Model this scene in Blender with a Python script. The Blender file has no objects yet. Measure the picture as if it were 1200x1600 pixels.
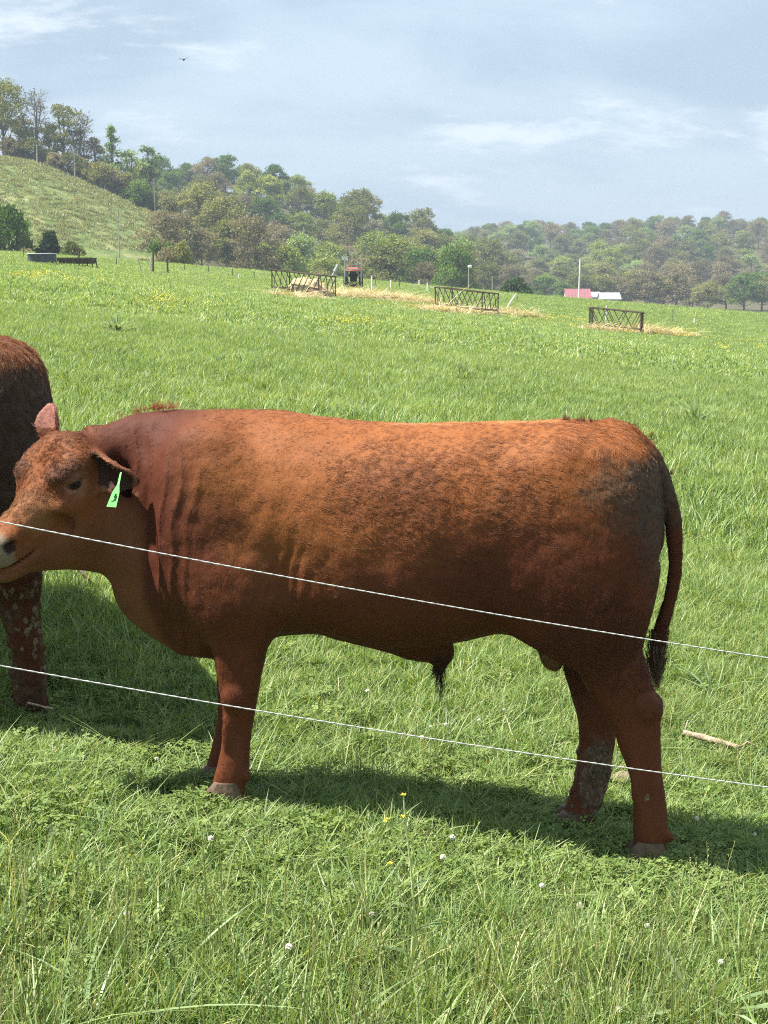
import bpy, math, random, time
import numpy as np
from mathutils import Vector, Matrix

T0 = time.time()
scn = bpy.context.scene
C = scn.collection
rng = np.random.default_rng(7)
random.seed(7)
R = math.radians

# ------------------------------------------------------------------ camera
CAM_H = 1.60
FPX = 2400.0                       # focal length in pixels of a 1200 x 1600 frame
PITCH = math.atan(330.0 / FPX)
cam_d = bpy.data.cameras.new('camera')
cam_d.sensor_fit = 'VERTICAL'
cam_d.sensor_height = 24.0
cam_d.lens = 24.0 * FPX / 1600.0
cam_d.clip_start = 0.05
cam_d.clip_end = 6000.0
cam = bpy.data.objects.new('camera', cam_d)
C.objects.link(cam)
cam.location = (0, 0, CAM_H)
cam.rotation_euler = (math.pi / 2 - PITCH, 0, 0)
scn.camera = cam
CAM = np.array([0, 0, CAM_H])
CF = np.array([0, math.cos(PITCH), -math.sin(PITCH)])
CU = np.array([0, math.sin(PITCH), math.cos(PITCH)])
CR = np.array([1.0, 0, 0])

def ray(u, v):
    d = CF * FPX + CR * (u - 600.0) + CU * (800.0 - v)
    return d / d[1]                 # scaled so that one unit is one metre of y

def at(u, v, Y):
    return CAM + ray(u, v) * Y

# ------------------------------------------------------------------ sun and sky
SUN_TO = np.array([-0.56, 0.0, 1.0]); SUN_TO /= np.linalg.norm(SUN_TO)
SUN_EL = math.asin(SUN_TO[2])
SUN_AZ = math.atan2(SUN_TO[0], SUN_TO[1])
sun_d = bpy.data.lights.new('sun', 'SUN')
sun_d.energy = 5.0
sun_d.angle = R(0.6)
sun_d.color = (1.0, 0.95, 0.86)
sun = bpy.data.objects.new('sun', sun_d)
C.objects.link(sun)
sun.rotation_euler = Vector(tuple(-SUN_TO)).to_track_quat('-Z', 'Y').to_euler()

scn.render.engine = 'CYCLES'
scn.view_settings.view_transform = 'Standard'
scn.view_settings.look = 'None'
scn.view_settings.exposure = 1.40
scn.view_settings.gamma = 1.0
scn.view_settings.use_curve_mapping = False
scn.cycles.use_denoising = False
scn.cycles.max_bounces = 5
scn.cycles.diffuse_bounces = 2
scn.cycles.glossy_bounces = 2
scn.cycles.transmission_bounces = 3
scn.cycles.transparent_max_bounces = 8
scn.cycles.volume_bounces = 0
scn.cycles.use_adaptive_sampling = False
scn.cycles.adaptive_threshold = 0.01
scn.cycles.filter_width = 1.1
scn.render.use_motion_blur = False

world = bpy.data.worlds.new('World')
scn.world = world
world.use_nodes = True
wt = world.node_tree
for n in list(wt.nodes):
    wt.nodes.remove(n)

class NT:
    """small node-graph helper"""
    def __init__(s, tree): s.t = tree
    def n(s, typ, **kw):
        nd = s.t.nodes.new(typ)
        ins = kw.pop('ins', {})
        for k, v in kw.items(): setattr(nd, k, v)
        for k, v in ins.items(): s.set(nd.inputs[k], v)
        return nd
    def set(s, sock, v):
        if isinstance(v, bpy.types.NodeSocket): s.t.links.new(v, sock)
        else: sock.default_value = v
    def math(s, op, a, b=None, clamp=False):
        nd = s.n('ShaderNodeMath', operation=op); nd.use_clamp = clamp
        s.set(nd.inputs[0], a)
        if b is not None: s.set(nd.inputs[1], b)
        return nd.outputs[0]
    def mix(s, f, a, b, blend='MIX'):
        nd = s.n('ShaderNodeMix', data_type='RGBA', blend_type=blend)
        s.set(nd.inputs[0], f); s.set(nd.inputs[6], a); s.set(nd.inputs[7], b)
        return nd.outputs[2]
    def noise(s, vec, scale, detail=3, rough=0.5, dist=0.0):
        nd = s.n('ShaderNodeTexNoise', ins={'Scale': scale, 'Detail': detail, 'Roughness': rough, 'Distortion': dist})
        if vec is not None: s.t.links.new(vec, nd.inputs['Vector'])
        return nd.outputs['Fac']
    def ramp(s, f, stops, interp='LINEAR'):
        nd = s.n('ShaderNodeValToRGB'); nd.color_ramp.interpolation = interp
        el = nd.color_ramp.elements
        while len(el) < len(stops): el.new(0.5)
        for e, (p, c) in zip(el, stops):
            e.position = p; e.color = (*c, 1) if len(c) == 3 else c
        s.set(nd.inputs[0], f)
        return nd.outputs[0]
    def mapr(s, f, a, b, c=0.0, d=1.0, smooth=True):
        nd = s.n('ShaderNodeMapRange'); nd.interpolation_type = 'SMOOTHSTEP' if smooth else 'LINEAR'
        s.set(nd.inputs[0], f)
        for i, x in enumerate((a, b, c, d)): nd.inputs[i + 1].default_value = x
        return nd.outputs[0]
    def mapping(s, vec, scale=(1, 1, 1), loc=(0, 0, 0), rot=(0, 0, 0)):
        nd = s.n('ShaderNodeMapping')
        s.t.links.new(vec, nd.inputs[0])
        nd.inputs['Location'].default_value = loc; nd.inputs['Rotation'].default_value = rot; nd.inputs['Scale'].default_value = scale
        return nd.outputs[0]

def rgb(*c): return (c[0], c[1], c[2], 1.0)

w = NT(wt)
tc = w.n('ShaderNodeTexCoord').outputs['Generated']
sky = w.n('ShaderNodeTexSky', sky_type='NISHITA')
sky.sun_disc = False
sky.sun_elevation = SUN_EL
sky.sun_rotation = SUN_AZ
sky.altitude = 200; sky.air_density = 1.0; sky.dust_density = 2.2; sky.ozone_density = 1.5
sep = w.n('ShaderNodeSeparateXYZ'); wt.links.new(tc, sep.inputs[0])
# project the view direction on a cloud deck: clouds flatten towards the horizon
zc = w.math('ADD', w.math('MAXIMUM', sep.outputs[2], 0.0), 0.30)
cx = w.math('DIVIDE', sep.outputs[0], zc); cy = w.math('DIVIDE', sep.outputs[1], zc)
comb = w.n('ShaderNodeCombineXYZ'); wt.links.new(cx, comb.inputs[0]); wt.links.new(cy, comb.inputs[1])
big = w.noise(w.mapping(comb.outputs[0], scale=(0.8, 1.0, 1), loc=(2.3, 5.2, 0)), 1.1, 4, 0.55, 0.5)
med = w.noise(w.mapping(comb.outputs[0], scale=(0.8, 1.2, 1), loc=(7.7, 1.9, 3)), 2.6, 6, 0.6, 0.4)
fine = w.noise(w.mapping(comb.outputs[0], scale=(0.75, 1.1, 1), loc=(4.6, 3.3, 3)), 4.2, 7, 0.6, 0.2)
veil = w.mapr(w.math('ADD', w.math('MULTIPLY', big, 0.6), w.math('MULTIPLY', med, 0.4)), 0.42, 0.60)
puff = w.mapr(fine, 0.55, 0.70)
thin = w.mix(0.80, sky.outputs[0], rgb(6.0, 7.35, 8.55))
grey = w.mix(veil, thin, rgb(3.95, 5.1, 6.4))
cl = w.mix(w.math('MULTIPLY', puff, 0.55), grey, rgb(9.2, 9.8, 10.3))
bg = w.n('ShaderNodeBackground', ins={'Strength': 0.051}); wt.links.new(cl, bg.inputs[0])
wo = w.n('ShaderNodeOutputWorld'); wt.links.new(bg.outputs[0], wo.inputs[0])

# ------------------------------------------------------------------ helpers
def smooth(a, b, x):
    t = np.clip((np.asarray(x, float) - a) / (b - a), 0, 1); return t * t * (3 - 2 * t)

def mat(name):
    m = bpy.data.materials.new(name); m.use_nodes = True
    t = m.node_tree
    for n in list(t.nodes): t.nodes.remove(n)
    g = NT(t)
    out = g.n('ShaderNodeOutputMaterial')
    g.out = out.inputs['Surface']
    g.m = m
    return g

def simple(name, col, rough=0.7, var=0.25, scale=6.0, bump=0.2, metal=0.0, spec=0.3):
    """a paint, wood or metal: base colour with uneven tone and a little relief"""
    g = mat(name)
    oc = g.n('ShaderNodeTexCoord').outputs['Object']
    nz = g.noise(oc, scale, 6, 0.6)
    dark = tuple(c * (1 - var) for c in col); lite = tuple(min(1, c * (1 + var)) for c in col)
    c = g.ramp(nz, [(0.3, dark), (0.7, lite)])
    b = g.n('ShaderNodeBump', ins={'Strength': bump, 'Distance': 0.01, 'Height': nz})
    p = g.n('ShaderNodeBsdfPrincipled', ins={'Base Color': c, 'Roughness': rough, 'Metallic': metal, 'Specular IOR Level': spec, 'Normal': b.outputs[0]})
    g.set(g.out, p.outputs[0])
    return g.m

def mesh_np(name, V, F, smooth_shade=False):
    """mesh from arrays: V (n,3); F a list of int arrays (m,k)"""
    me = bpy.data.meshes.new(name)
    V = np.asarray(V, np.float32)
    Fs = [np.asarray(f, np.int32) for f in (F if isinstance(F, list) else [F]) if len(f)]
    me.vertices.add(len(V)); me.vertices.foreach_set('co', V.ravel())
    nl = sum(f.size for f in Fs); npoly = sum(len(f) for f in Fs)
    me.loops.add(nl); me.polygons.add(npoly)
    me.loops.foreach_set('vertex_index', np.concatenate([f.ravel() for f in Fs]))
    tot = np.concatenate([np.full(len(f), f.shape[1], np.int32) for f in Fs])
    st = np.concatenate([[0], np.cumsum(tot)[:-1]]).astype(np.int32)
    me.polygons.foreach_set('loop_start', st)
    if smooth_shade: me.polygons.foreach_set('use_smooth', np.ones(npoly, bool))
    me.update(calc_edges=True)
    me.validate()
    return me

class MB:
    """collects boxes, tubes and sheets into one mesh"""
    def __init__(s): s.v = []; s.f = []
    def quad(s, a, b, c, d):
        i = len(s.v); s.v += [tuple(a), tuple(b), tuple(c), tuple(d)]; s.f.append((i, i + 1, i + 2, i + 3))
    def poly(s, pts):
        i = len(s.v); s.v += [tuple(p) for p in pts]; s.f.append(tuple(range(i, i + len(pts))))
    def box(s, lo, hi, M=None):
        x0, y0, z0 = lo; x1, y1, z1 = hi
        P = [(x0, y0, z0), (x1, y0, z0), (x1, y1, z0), (x0, y1, z0), (x0, y0, z1), (x1, y0, z1), (x1, y1, z1), (x0, y1, z1)]
        if M is not None: P = [tuple(M @ Vector(p)) for p in P]
        i = len(s.v); s.v += P
        for q in ((0, 3, 2, 1), (4, 5, 6, 7), (0, 1, 5, 4), (1, 2, 6, 5), (2, 3, 7, 6), (3, 0, 4, 7)):
            s.f.append(tuple(i + k for k in q))
    def tube(s, pts, rad, n=6, cap=True):
        pts = [Vector(tuple(p)) for p in pts]
        if not hasattr(rad, '__len__'): rad = [rad] * len(pts)
        i0 = len(s.v)
        prev = None
        for k, p in enumerate(pts):
            d = (pts[min(k + 1, len(pts) - 1)] - pts[max(k - 1, 0)]).normalized()
            if prev is None:
                a = d.cross(Vector((0, 0, 1)))
                if a.length < 0.1: a = d.cross(Vector((1, 0, 0)))
            else:
                a = prev - d * prev.dot(d)
            a.normalize(); b = d.cross(a); prev = a
            for j in range(n):
                t = 2 * math.pi * j / n
                s.v.append(tuple(p + (a * math.cos(t) + b * math.sin(t)) * rad[k]))
        for k in range(len(pts) - 1):
            for j in range(n):
                s.f.append((i0 + k * n + j, i0 + k * n + (j + 1) % n, i0 + (k + 1) * n + (j + 1) % n, i0 + (k + 1) * n + j))
        if cap:
            s.f.append(tuple(i0 + j for j in reversed(range(n))))
            s.f.append(tuple(i0 + (len(pts) - 1) * n + j for j in range(n)))
    def ball(s, c, r, nu=10, nv=7):
        r = (r, r, r) if not hasattr(r, '__len__') else r
        i0 = len(s.v)
        for a in range(nv + 1):
            th = math.pi * a / nv
            for b in range(nu):
                ph = 2 * math.pi * b / nu
                s.v.append((c[0] + r[0] * math.sin(th) * math.cos(ph), c[1] + r[1] * math.sin(th) * math.sin(ph), c[2] + r[2] * math.cos(th)))
        for a in range(nv):
            for b in range(nu):
                s.f.append((i0 + a * nu + b, i0 + (a + 1) * nu + b, i0 + (a + 1) * nu + (b + 1) % nu, i0 + a * nu + (b + 1) % nu))
    def mesh(s, name, smooth_shade=False):
        me = bpy.data.meshes.new(name); me.from_pydata(s.v, [], s.f); me.update()
        if smooth_shade:
            for p in me.polygons: p.use_smooth = True
        return me
    def build(s, name, m, parent=None, smooth_shade=False):
        return link(name, s.mesh(name, smooth_shade), m, parent)

def link(name, me, m=None, parent=None, loc=None, rotz=None):
    o = bpy.data.objects.new(name, me); C.objects.link(o)
    if m is not None and me is not None:
        me.materials.clear(); me.materials.append(m)
    if parent is not None: o.parent = parent
    if loc is not None: o.location = tuple(loc)
    if rotz is not None: o.rotation_euler = (0, 0, rotz)
    return o

def tag(o, label=None, cat=None, group=None, kind=None):
    if label: o['label'] = label
    if cat: o['category'] = cat
    if group: o['group'] = group
    if kind: o['kind'] = kind
    return o

def thing(name, label, cat, loc=(0, 0, 0), rotz=0.0, group=None):
    o = bpy.data.objects.new(name, None); C.objects.link(o)
    o.empty_display_size = 0.2
    o.location = tuple(loc); o.rotation_euler = (0, 0, rotz)
    return tag(o, label, cat, group)

def copy_tree(o, parent=None):
    c = o.copy(); C.objects.link(c)
    if parent is not None: c.parent = parent
    for ch in list(o.children): copy_tree(ch, c)
    return c

def vnoise(P, scale, seed=0, octaves=1):
    """cheap smooth value noise in numpy, -1..1, P (...,3)"""
    P = np.asarray(P, float) * scale
    out = 0.0; amp = 1.0; tot = 0.0
    for o in range(octaves):
        Q = P * (2 ** o) + seed * 17.3 + o * 5.1
        I = np.floor(Q).astype(np.int64); Fr = Q - I; Fr = Fr * Fr * (3 - 2 * Fr)
        acc = 0.0
        for dx in (0, 1):
            for dy in (0, 1):
                for dz in (0, 1):
                    h = (I[..., 0] + dx) * 374761393 + (I[..., 1] + dy) * 668265263 + (I[..., 2] + dz) * 2147483647 + seed * 1013
                    h = (h ^ (h >> 13)) * 1274126177
                    h = ((h ^ (h >> 16)) & 0xFFFFFF) / float(0xFFFFFF) * 2 - 1
                    wx = Fr[..., 0] if dx else 1 - Fr[..., 0]
                    wy = Fr[..., 1] if dy else 1 - Fr[..., 1]
                    wz = Fr[..., 2] if dz else 1 - Fr[..., 2]
                    acc = acc + h * wx * wy * wz
        out = out + acc * amp; tot += amp; amp *= 0.5
    return out / tot

# ------------------------------------------------------------------ the ground
YK = np.array([-400., 0, 4.4, 4.6, 4.85, 5.2, 7.0, 15, 30, 55, 80, 103, 125, 150, 200, 5000])
Z0K = np.array([-2.0, 0.0, .005, .0, -.035, -.045, .03, 0.24, 0.52, 0.95, 1.43, 2.2, 3.05, 1.5, -1.0, -1.0])
SK = np.array([-0.08, -0.10, -0.11, -0.11, -0.11, -0.11, -0.10, -0.095, -0.105, -0.112, -0.114, -0.10, -0.088, -0.06, -0.0, 0.0])
# skyline of each hill's ground as seen, by direction (pixel column): height in pixels above eye level
HA_U = np.array([-900, -300, 0, 60, 120, 180, 240, 290, 350, 420, 500])
HA_V = np.array([250, 246, 253, 262, 285, 311, 337, 365, 405, 450, 500])
HB_U = np.array([-600, 100, 250, 330, 400, 480, 560, 640, 700, 760, 830, 900])
HB_V = np.array([300, 305, 312, 305, 310, 338, 366, 392, 415, 440, 470, 490])
HC_U = np.array([300, 500, 640, 700, 760, 800, 870, 910, 960, 1040, 1120, 1200, 1500, 2500])
HC_V = np.array([430, 425, 412, 400, 382, 377, 383, 388, 380, 375, 374, 378, 380, 400])

def terrain(x, y):
    x = np.asarray(x, float); y = np.asarray(y, float)
    yy = np.where(y < 0, y, y)
    z = np.interp(yy, YK, Z0K)
    lim = np.maximum(30.0, 0.45 * np.abs(yy))
    xs = lim * np.tanh(x / lim)
    z = z + np.interp(yy, YK, SK) * xs
    # gentle unevenness
    z = z + 0.5 * np.clip(np.abs(yy) / 60.0, 0, 1) * np.sin(x * 0.07 + 1.3) * np.sin(y * 0.05 + 0.4) * 0.3
    z = z + 0.008 * np.sin(x * 2.1 + 0.5 * y) * np.sin(y * 1.7 + 0.9) * np.clip((y - 1) / 3, 0, 1)
    u = 600 + FPX * x / np.maximum(y, 20)
    front = smooth(40, 100, y)
    def hill(U, Vv, Yc, Y0):
        top = CAM_H + (470 - np.interp(u, U, Vv)) * Yc / FPX
        t = smooth(Y0, Yc, y)
        lift = np.where(y > Yc, 1 + 0.10 * smooth(Yc, Yc * 2.5, y), 1.0)
        return (top + 1.0) * t * lift - 1.0
    hA = hill(HA_U, HA_V, 262., 150.) * 1.0
    hA = np.where(y > 262, hA - 0.10 * (y - 262), hA)
    hB = hill(HB_U, HB_V, 430., 235.)
    hB = np.where(y > 430, hB - 0.05 * (y - 430), hB)
    hC = hill(HC_U, HC_V, 760., 330.)
    hz = np.maximum(np.maximum(hA, hB), hC)
    z = np.where(y > 150, np.maximum(z, hz), z)
    return z

def ground(u, v, y0=2.0, y1=400.0):
    """the point of the terrain seen at a pixel of the photograph"""
    d = ray(u, v)
    ys = np.geomspace(y0, y1, 6000)
    P = CAM + d[None, :] * ys[:, None]
    hit = np.nonzero(P[:, 2] < terrain(P[:, 0], P[:, 1]))[0]
    p = P[hit[0]] if len(hit) else P[-1]
    return np.array([p[0], p[1], float(terrain(p[0], p[1]))])

def gz(x, y): return float(terrain(x, y))
# terrain mesh: a fan of rings round the camera, fine where the camera looks
def build_terrain():
    ang = np.concatenate([np.linspace(-180, -40, 60, endpoint=False), np.linspace(-40, -20, 50, endpoint=False), np.linspace(-20, 20, 320, endpoint=False),
                          np.linspace(20, 40, 50, endpoint=False), np.linspace(40, 180, 60, endpoint=False)])
    ang = np.radians(ang)
    rad = np.concatenate([[0.25, 0.6, 1.0, 1.5], np.geomspace(2.0, 180, 200), np.geomspace(184, 1200, 150), np.array([1350., 1500.])])
    A, Rr = np.meshgrid(ang, rad)
    X = Rr * np.sin(A); Y = Rr * np.cos(A)
    Z = terrain(X, Y)
    V = np.stack([X, Y, Z], -1).reshape(-1, 3)
    na = len(ang); nr = len(rad)
    i, j = np.meshgrid(np.arange(nr - 1), np.arange(na), indexing='ij')
    j2 = (j + 1) % na
    F = np.stack([i * na + j, i * na + j2, (i + 1) * na + j2, (i + 1) * na + j], -1).reshape(-1, 4)
    V = np.vstack([V, [[0, 0, gz(0, 0)]]]); c = len(V) - 1
    tri = np.stack([np.full(na, c), (np.arange(na) + 1) % na, np.arange(na)], -1)
    return mesh_np('pasture', V, [F[:, ::-1], tri[:, ::-1]], True)

def ground_material():
    g = mat('pasture_ground')
    geo = g.n('ShaderNodeNewGeometry').outputs['Position']
    sp = g.n('ShaderNodeSeparateXYZ'); g.t.links.new(geo, sp.inputs[0])
    n_big = g.noise(geo, 0.11, 4, 0.55)
    n_mid = g.noise(g.mapping(geo, scale=(0.6, 1, 1)), 0.9, 5, 0.65)
    n_fine = g.noise(geo, 5.0, 5, 0.7)
    n_vf = g.noise(geo, 38.0, 3, 0.7)
    far = g.ramp(g.math('ADD', g.math('MULTIPLY', n_mid, 0.6), g.math('MULTIPLY', n_fine, 0.4)),
                 [(0.30, (0.105, 0.155, 0.040)), (0.46, (0.155, 0.215, 0.060)), (0.58, (0.205, 0.265, 0.080)), (0.74, (0.27, 0.32, 0.12))])
    far = g.mix(g.mapr(n_big, 0.40, 0.66), far, rgb(0.120, 0.160, 0.036), 'MIX')
    far2 = g.mix(0.5, far, g.mix(g.mapr(n_big, 0.40, 0.66), rgb(0.115, 0.175, 0.038), rgb(0.190, 0.230, 0.056)))
    # old dry grass on the left hill
    dry = g.noise(g.mapping(geo, scale=(1.0, 0.55, 1.6), rot=(0, 0, 0.3)), 0.42, 7, 0.78, 0.2)
    hill = g.mapr(sp.outputs[1], 150, 185)
    hillc = g.ramp(dry, [(0.38, (0.095, 0.140, 0.038)), (0.50, (0.150, 0.195, 0.058)), (0.58, (0.210, 0.225, 0.085)), (0.70, (0.34, 0.31, 0.16))])
    far3 = g.mix(hill, far2, hillc)
    # leaf litter under the woods
    ratio = g.math('DIVIDE', sp.outputs[0], g.math('MAXIMUM', sp.outputs[1], 1.0))
    woods = g.math('MAXIMUM', g.math('MULTIPLY', g.mapr(sp.outputs[1], 195, 212), g.mapr(ratio, -.128, -.108)), g.mapr(sp.outputs[1], 268, 285))
    litter = g.ramp(n_fine, [(.3, (.060, .055, .028)), (.7, (.13, .115, .06))])
    far3 = g.mix(woods, far3, litter)
    near = g.ramp(n_vf, [(0.25, (0.018, 0.024, 0.008)), (0.55, (0.038, 0.052, 0.014)), (0.8, (0.10, 0.09, 0.045))])
    col = g.mix(g.mapr(sp.outputs[1], 14, 60), near, far3)
    h = g.math('ADD', g.math('MULTIPLY', n_fine, 0.6), g.math('MULTIPLY', n_mid, 0.6))
    b = g.n('ShaderNodeBump', ins={'Strength': 0.9, 'Distance': 0.35, 'Height': h})
    p = g.n('ShaderNodeBsdfPrincipled', ins={'Base Color': col, 'Roughness': 0.9, 'Specular IOR Level': 0.15, 'Normal': b.outputs[0]})
    g.set(g.out, p.outputs[0])
    return g.m

pasture = link('pasture_ground', build_terrain(), ground_material())
tag(pasture, 'green pasture sloping down from the grassy hill to the valley', None, None, 'structure')

print('terrain z', min(v.co.z for v in pasture.data.vertices), max(v.co.z for v in pasture.data.vertices))
# ------------------------------------------------------------------ the bull
# Local frame: x from head to tail, y away from the photographer, z up, origin on the ground under the trunk.
PHI = R(7.0)
BO = np.array([0.06, 4.72, 0.0])
BEX = np.array([math.cos(PHI), -math.sin(PHI), 0]); BEY = np.array([math.sin(PHI), math.cos(PHI), 0])

def bp(u, v, yl=0.0):
    """point of the bull's frame seen at a pixel, on its plane y = yl"""
    d = ray(u, v)
    t = (yl - (CAM - BO) @ BEY) / (d @ BEY)
    p = CAM + d * t - BO
    return np.array([p @ BEX, yl, p[2]])

VOX = 0.006
GLO = np.array([-1.50, -0.56, -0.10]); GHI = np.array([1.12, 0.50, 1.46])
GN = np.ceil((GHI - GLO) / VOX).astype(int)

class Field:
    def __init__(s):
        s.D = np.full(GN, 0.5, np.float32)
        s.ax = [GLO[i] + VOX * np.arange(GN[i], dtype=np.float32) for i in range(3)]
    def box(s, lo, hi, pad=0.08):
        a = [max(0, int((lo[i] - pad - GLO[i]) / VOX)) for i in range(3)]
        b = [min(GN[i], int((hi[i] + pad - GLO[i]) / VOX) + 2) for i in range(3)]
        sl = tuple(slice(a[i], b[i]) for i in range(3))
        X = s.ax[0][sl[0]][:, None, None]; Y = s.ax[1][sl[1]][None, :, None]; Z = s.ax[2][sl[2]][None, None, :]
        return sl, X, Y, Z
    def add(s, sl, d, k=0.04):
        a = s.D[sl]
        if k <= 0: s.D[sl] = np.minimum(a, d); return
        h = np.maximum(k - np.abs(a - d), 0) / k
        s.D[sl] = np.minimum(a, d) - h * h * k * 0.25
    def sub(s, sl, d, k=0.03):
        a = -s.D[sl]
        h = np.maximum(k - np.abs(a - d), 0) / k
        s.D[sl] = -(np.minimum(a, d) - h * h * k * 0.25)
    def ell(s, c, r, k=0.04, sub=False, rot=None):
        """ellipsoid; rot: 3x3 rows = local axes"""
        c = np.asarray(c, float); r = np.asarray(r, float); m = max(r)
        sl, X, Y, Z = s.box(c - m, c + m)
        x, y, z = X - c[0], Y - c[1], Z - c[2]
        if rot is not None:
            x, y, z = [rot[i][0] * x + rot[i][1] * y + rot[i][2] * z for i in range(3)]
        k0 = np.sqrt((x / r[0]) ** 2 + (y / r[1]) ** 2 + (z / r[2]) ** 2)
        k1 = np.sqrt((x / r[0] ** 2) ** 2 + (y / r[1] ** 2) ** 2 + (z / r[2] ** 2) ** 2) + 1e-6
        d = k0 * (k0 - 1) / k1
        (s.sub if sub else s.add)(sl, d, k)
    def cone(s, a, b, ra, rb, k=0.03, flat=None):
        """capsule that tapers from ra to rb"""
        a = np.asarray(a, float); b = np.asarray(b, float); m = max(ra, rb)
        sl, X, Y, Z = s.box(np.minimum(a, b) - m, np.maximum(a, b) + m)
        ab = b - a; L = ab @ ab
        t = np.clip(((X - a[0]) * ab[0] + (Y - a[1]) * ab[1] + (Z - a[2]) * ab[2]) / L, 0, 1)
        d = np.sqrt((X - a[0] - t * ab[0]) ** 2 + (Y - a[1] - t * ab[1]) ** 2 + (Z - a[2] - t * ab[2]) ** 2) - (ra + (rb - ra) * t)
        s.add(sl, d, k)
    def loft_x(s, X0, top, bot, wid, yc, p, k=0.04):
        """body lofted along x from tables"""
        lo = [X0[0], -max(wid) - 0.05, min(bot)]; hi = [X0[-1], max(wid) + 0.05, max(top)]
        sl, X, Y, Z = s.box(lo, hi, 0.0)
        xs = X[:, 0, 0]
        f = lambda a: smooth_table(xs, X0, a)[:, None, None]
        t, b, w_, c, pp = f(top), f(bot), f(wid), f(yc), f(p)
        zc = (t + b) / 2; h = np.maximum((t - b) / 2, 0.012)
        w_ = np.maximum(w_, 0.012)
        # widest a little below the middle
        tz = (Z - zc) / h
        tz = tz + 0.10 * (1 - np.clip(tz * tz, 0, 1))
        d = ((np.abs(Y - c) / w_) ** pp + np.abs(tz) ** pp) ** (1 / pp) - 1
        d = d * np.minimum(w_, h)
        s.add(sl, d.astype(np.float32), k)
    def loft_z(s, Zs, xl, xr, wy, yc, k=0.04, p=2.2):
        """leg lofted along z from tables (Zs rising)"""
        lo = [min(xl), min(np.array(yc) - np.array(wy)), Zs[0]]; hi = [max(xr), max(np.array(yc) + np.array(wy)), Zs[-1]]
        sl, X, Y, Z = s.box(lo, hi, 0.0)
        sl, X, Y, Z = s.box([lo[0] - .08, lo[1] - .08, lo[2] + 0.0], [hi[0] + .08, hi[1] + .08, hi[2]], 0.0)
        zs = Z[0, 0, :]
        f = lambda a: smooth_table(zs, Zs, a, 0.012)[None, None, :]
        a, b, wy_, c = f(xl), f(xr), f(wy), f(yc)
        xc = (a + b) / 2; wx = (b - a) / 2
        d = ((np.abs(X - xc) / wx) ** p + (np.abs(Y - c) / wy_) ** p) ** (1 / p) - 1
        d = d * np.minimum(wx, wy_)
        # close the ends
        d = np.maximum(d, np.maximum(Zs[0] + VOX * 1.5 - Z, Z - Zs[-1] + VOX * 1.5))
        s.add(sl, d.astype(np.float32), k)

def smooth_table(x, X0, Y0, sig=0.02):
    fx = np.arange(min(X0[0], x[0]) - 4 * sig, max(X0[-1], x[-1]) + 4 * sig, 0.002)
    fy = np.interp(fx, X0, Y0)
    kx = np.arange(-4 * sig, 4 * sig + 1e-9, 0.002); kk = np.exp(-0.5 * (kx / sig) ** 2); kk /= kk.sum()
    fp = np.pad(fy, len(kk) // 2, mode='edge')
    return np.interp(x, fx, np.convolve(fp, kk, mode='valid')[:len(fx)])

def surface_nets(D):
    ins = D < 0
    nx, ny, nz = D.shape
    cs = np.zeros((nx - 1, ny - 1, nz - 1), np.int8)
    for dx in (0, 1):
        for dy in (0, 1):
            for dz in (0, 1):
                cs += ins[dx:nx - 1 + dx, dy:ny - 1 + dy, dz:nz - 1 + dz]
    act = (cs > 0) & (cs < 8)
    I = np.argwhere(act)
    idx = np.full(act.shape, -1, np.int32); idx[act] = np.arange(len(I))
    corner = np.array([(a, b, c) for a in (0, 1) for b in (0, 1) for c in (0, 1)])
    vals = np.stack([D[I[:, 0] + c[0], I[:, 1] + c[1], I[:, 2] + c[2]] for c in corner], 1)
    acc = np.zeros((len(I), 3)); cnt = np.zeros(len(I))
    for a in range(8):
        for b in range(a + 1, 8):
            if np.abs(corner[a] - corner[b]).sum() != 1: continue
            m = (vals[:, a] < 0) != (vals[:, b] < 0)
            t = vals[m, a] / (vals[m, a] - vals[m, b])
            acc[m] += corner[a] + t[:, None] * (corner[b] - corner[a]); cnt[m] += 1
    V = GLO + VOX * (I + acc / cnt[:, None])
    F = []
    for axis in range(3):
        s0 = [slice(None)] * 3; s1 = [slice(None)] * 3
        s0[axis] = slice(0, -1); s1[axis] = slice(1, None)
        ch = ins[tuple(s0)] != ins[tuple(s1)]
        E = np.argwhere(ch)
        o1, o2 = [(1, 2), (2, 0), (0, 1)][axis]
        ok = (E[:, o1] > 0) & (E[:, o2] > 0) & (E[:, o1] < D.shape[o1] - 1) & (E[:, o2] < D.shape[o2] - 1)
        E = E[ok]
        q = []
        for a, b in ((0, 0), (1, 0), (1, 1), (0, 1)):
            J = E.copy(); J[:, o1] -= a; J[:, o2] -= b
            q.append(idx[J[:, 0], J[:, 1], J[:, 2]])
        q = np.stack(q, 1)
        flip = ins[E[:, 0], E[:, 1], E[:, 2]]
        q[flip] = q[flip][:, ::-1]
        F.append(q[:, ::-1])
    return V, np.vstack(F)

HA = np.array([-0.505, -0.715, -0.395]); HA /= np.linalg.norm(HA)      # along the face, poll to muzzle
HL = np.cross([0, 0, 1], HA); HL /= np.linalg.norm(HL)                 # out of the bull's left cheek
HD = np.cross(HA, HL)                                                  # out of the forehead
HO = bp(137, 762, -0.03)
HLEN = 0.398
def hp(s, l, d): return HO + HA * (s * HLEN) + HL * l + HD * d

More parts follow.
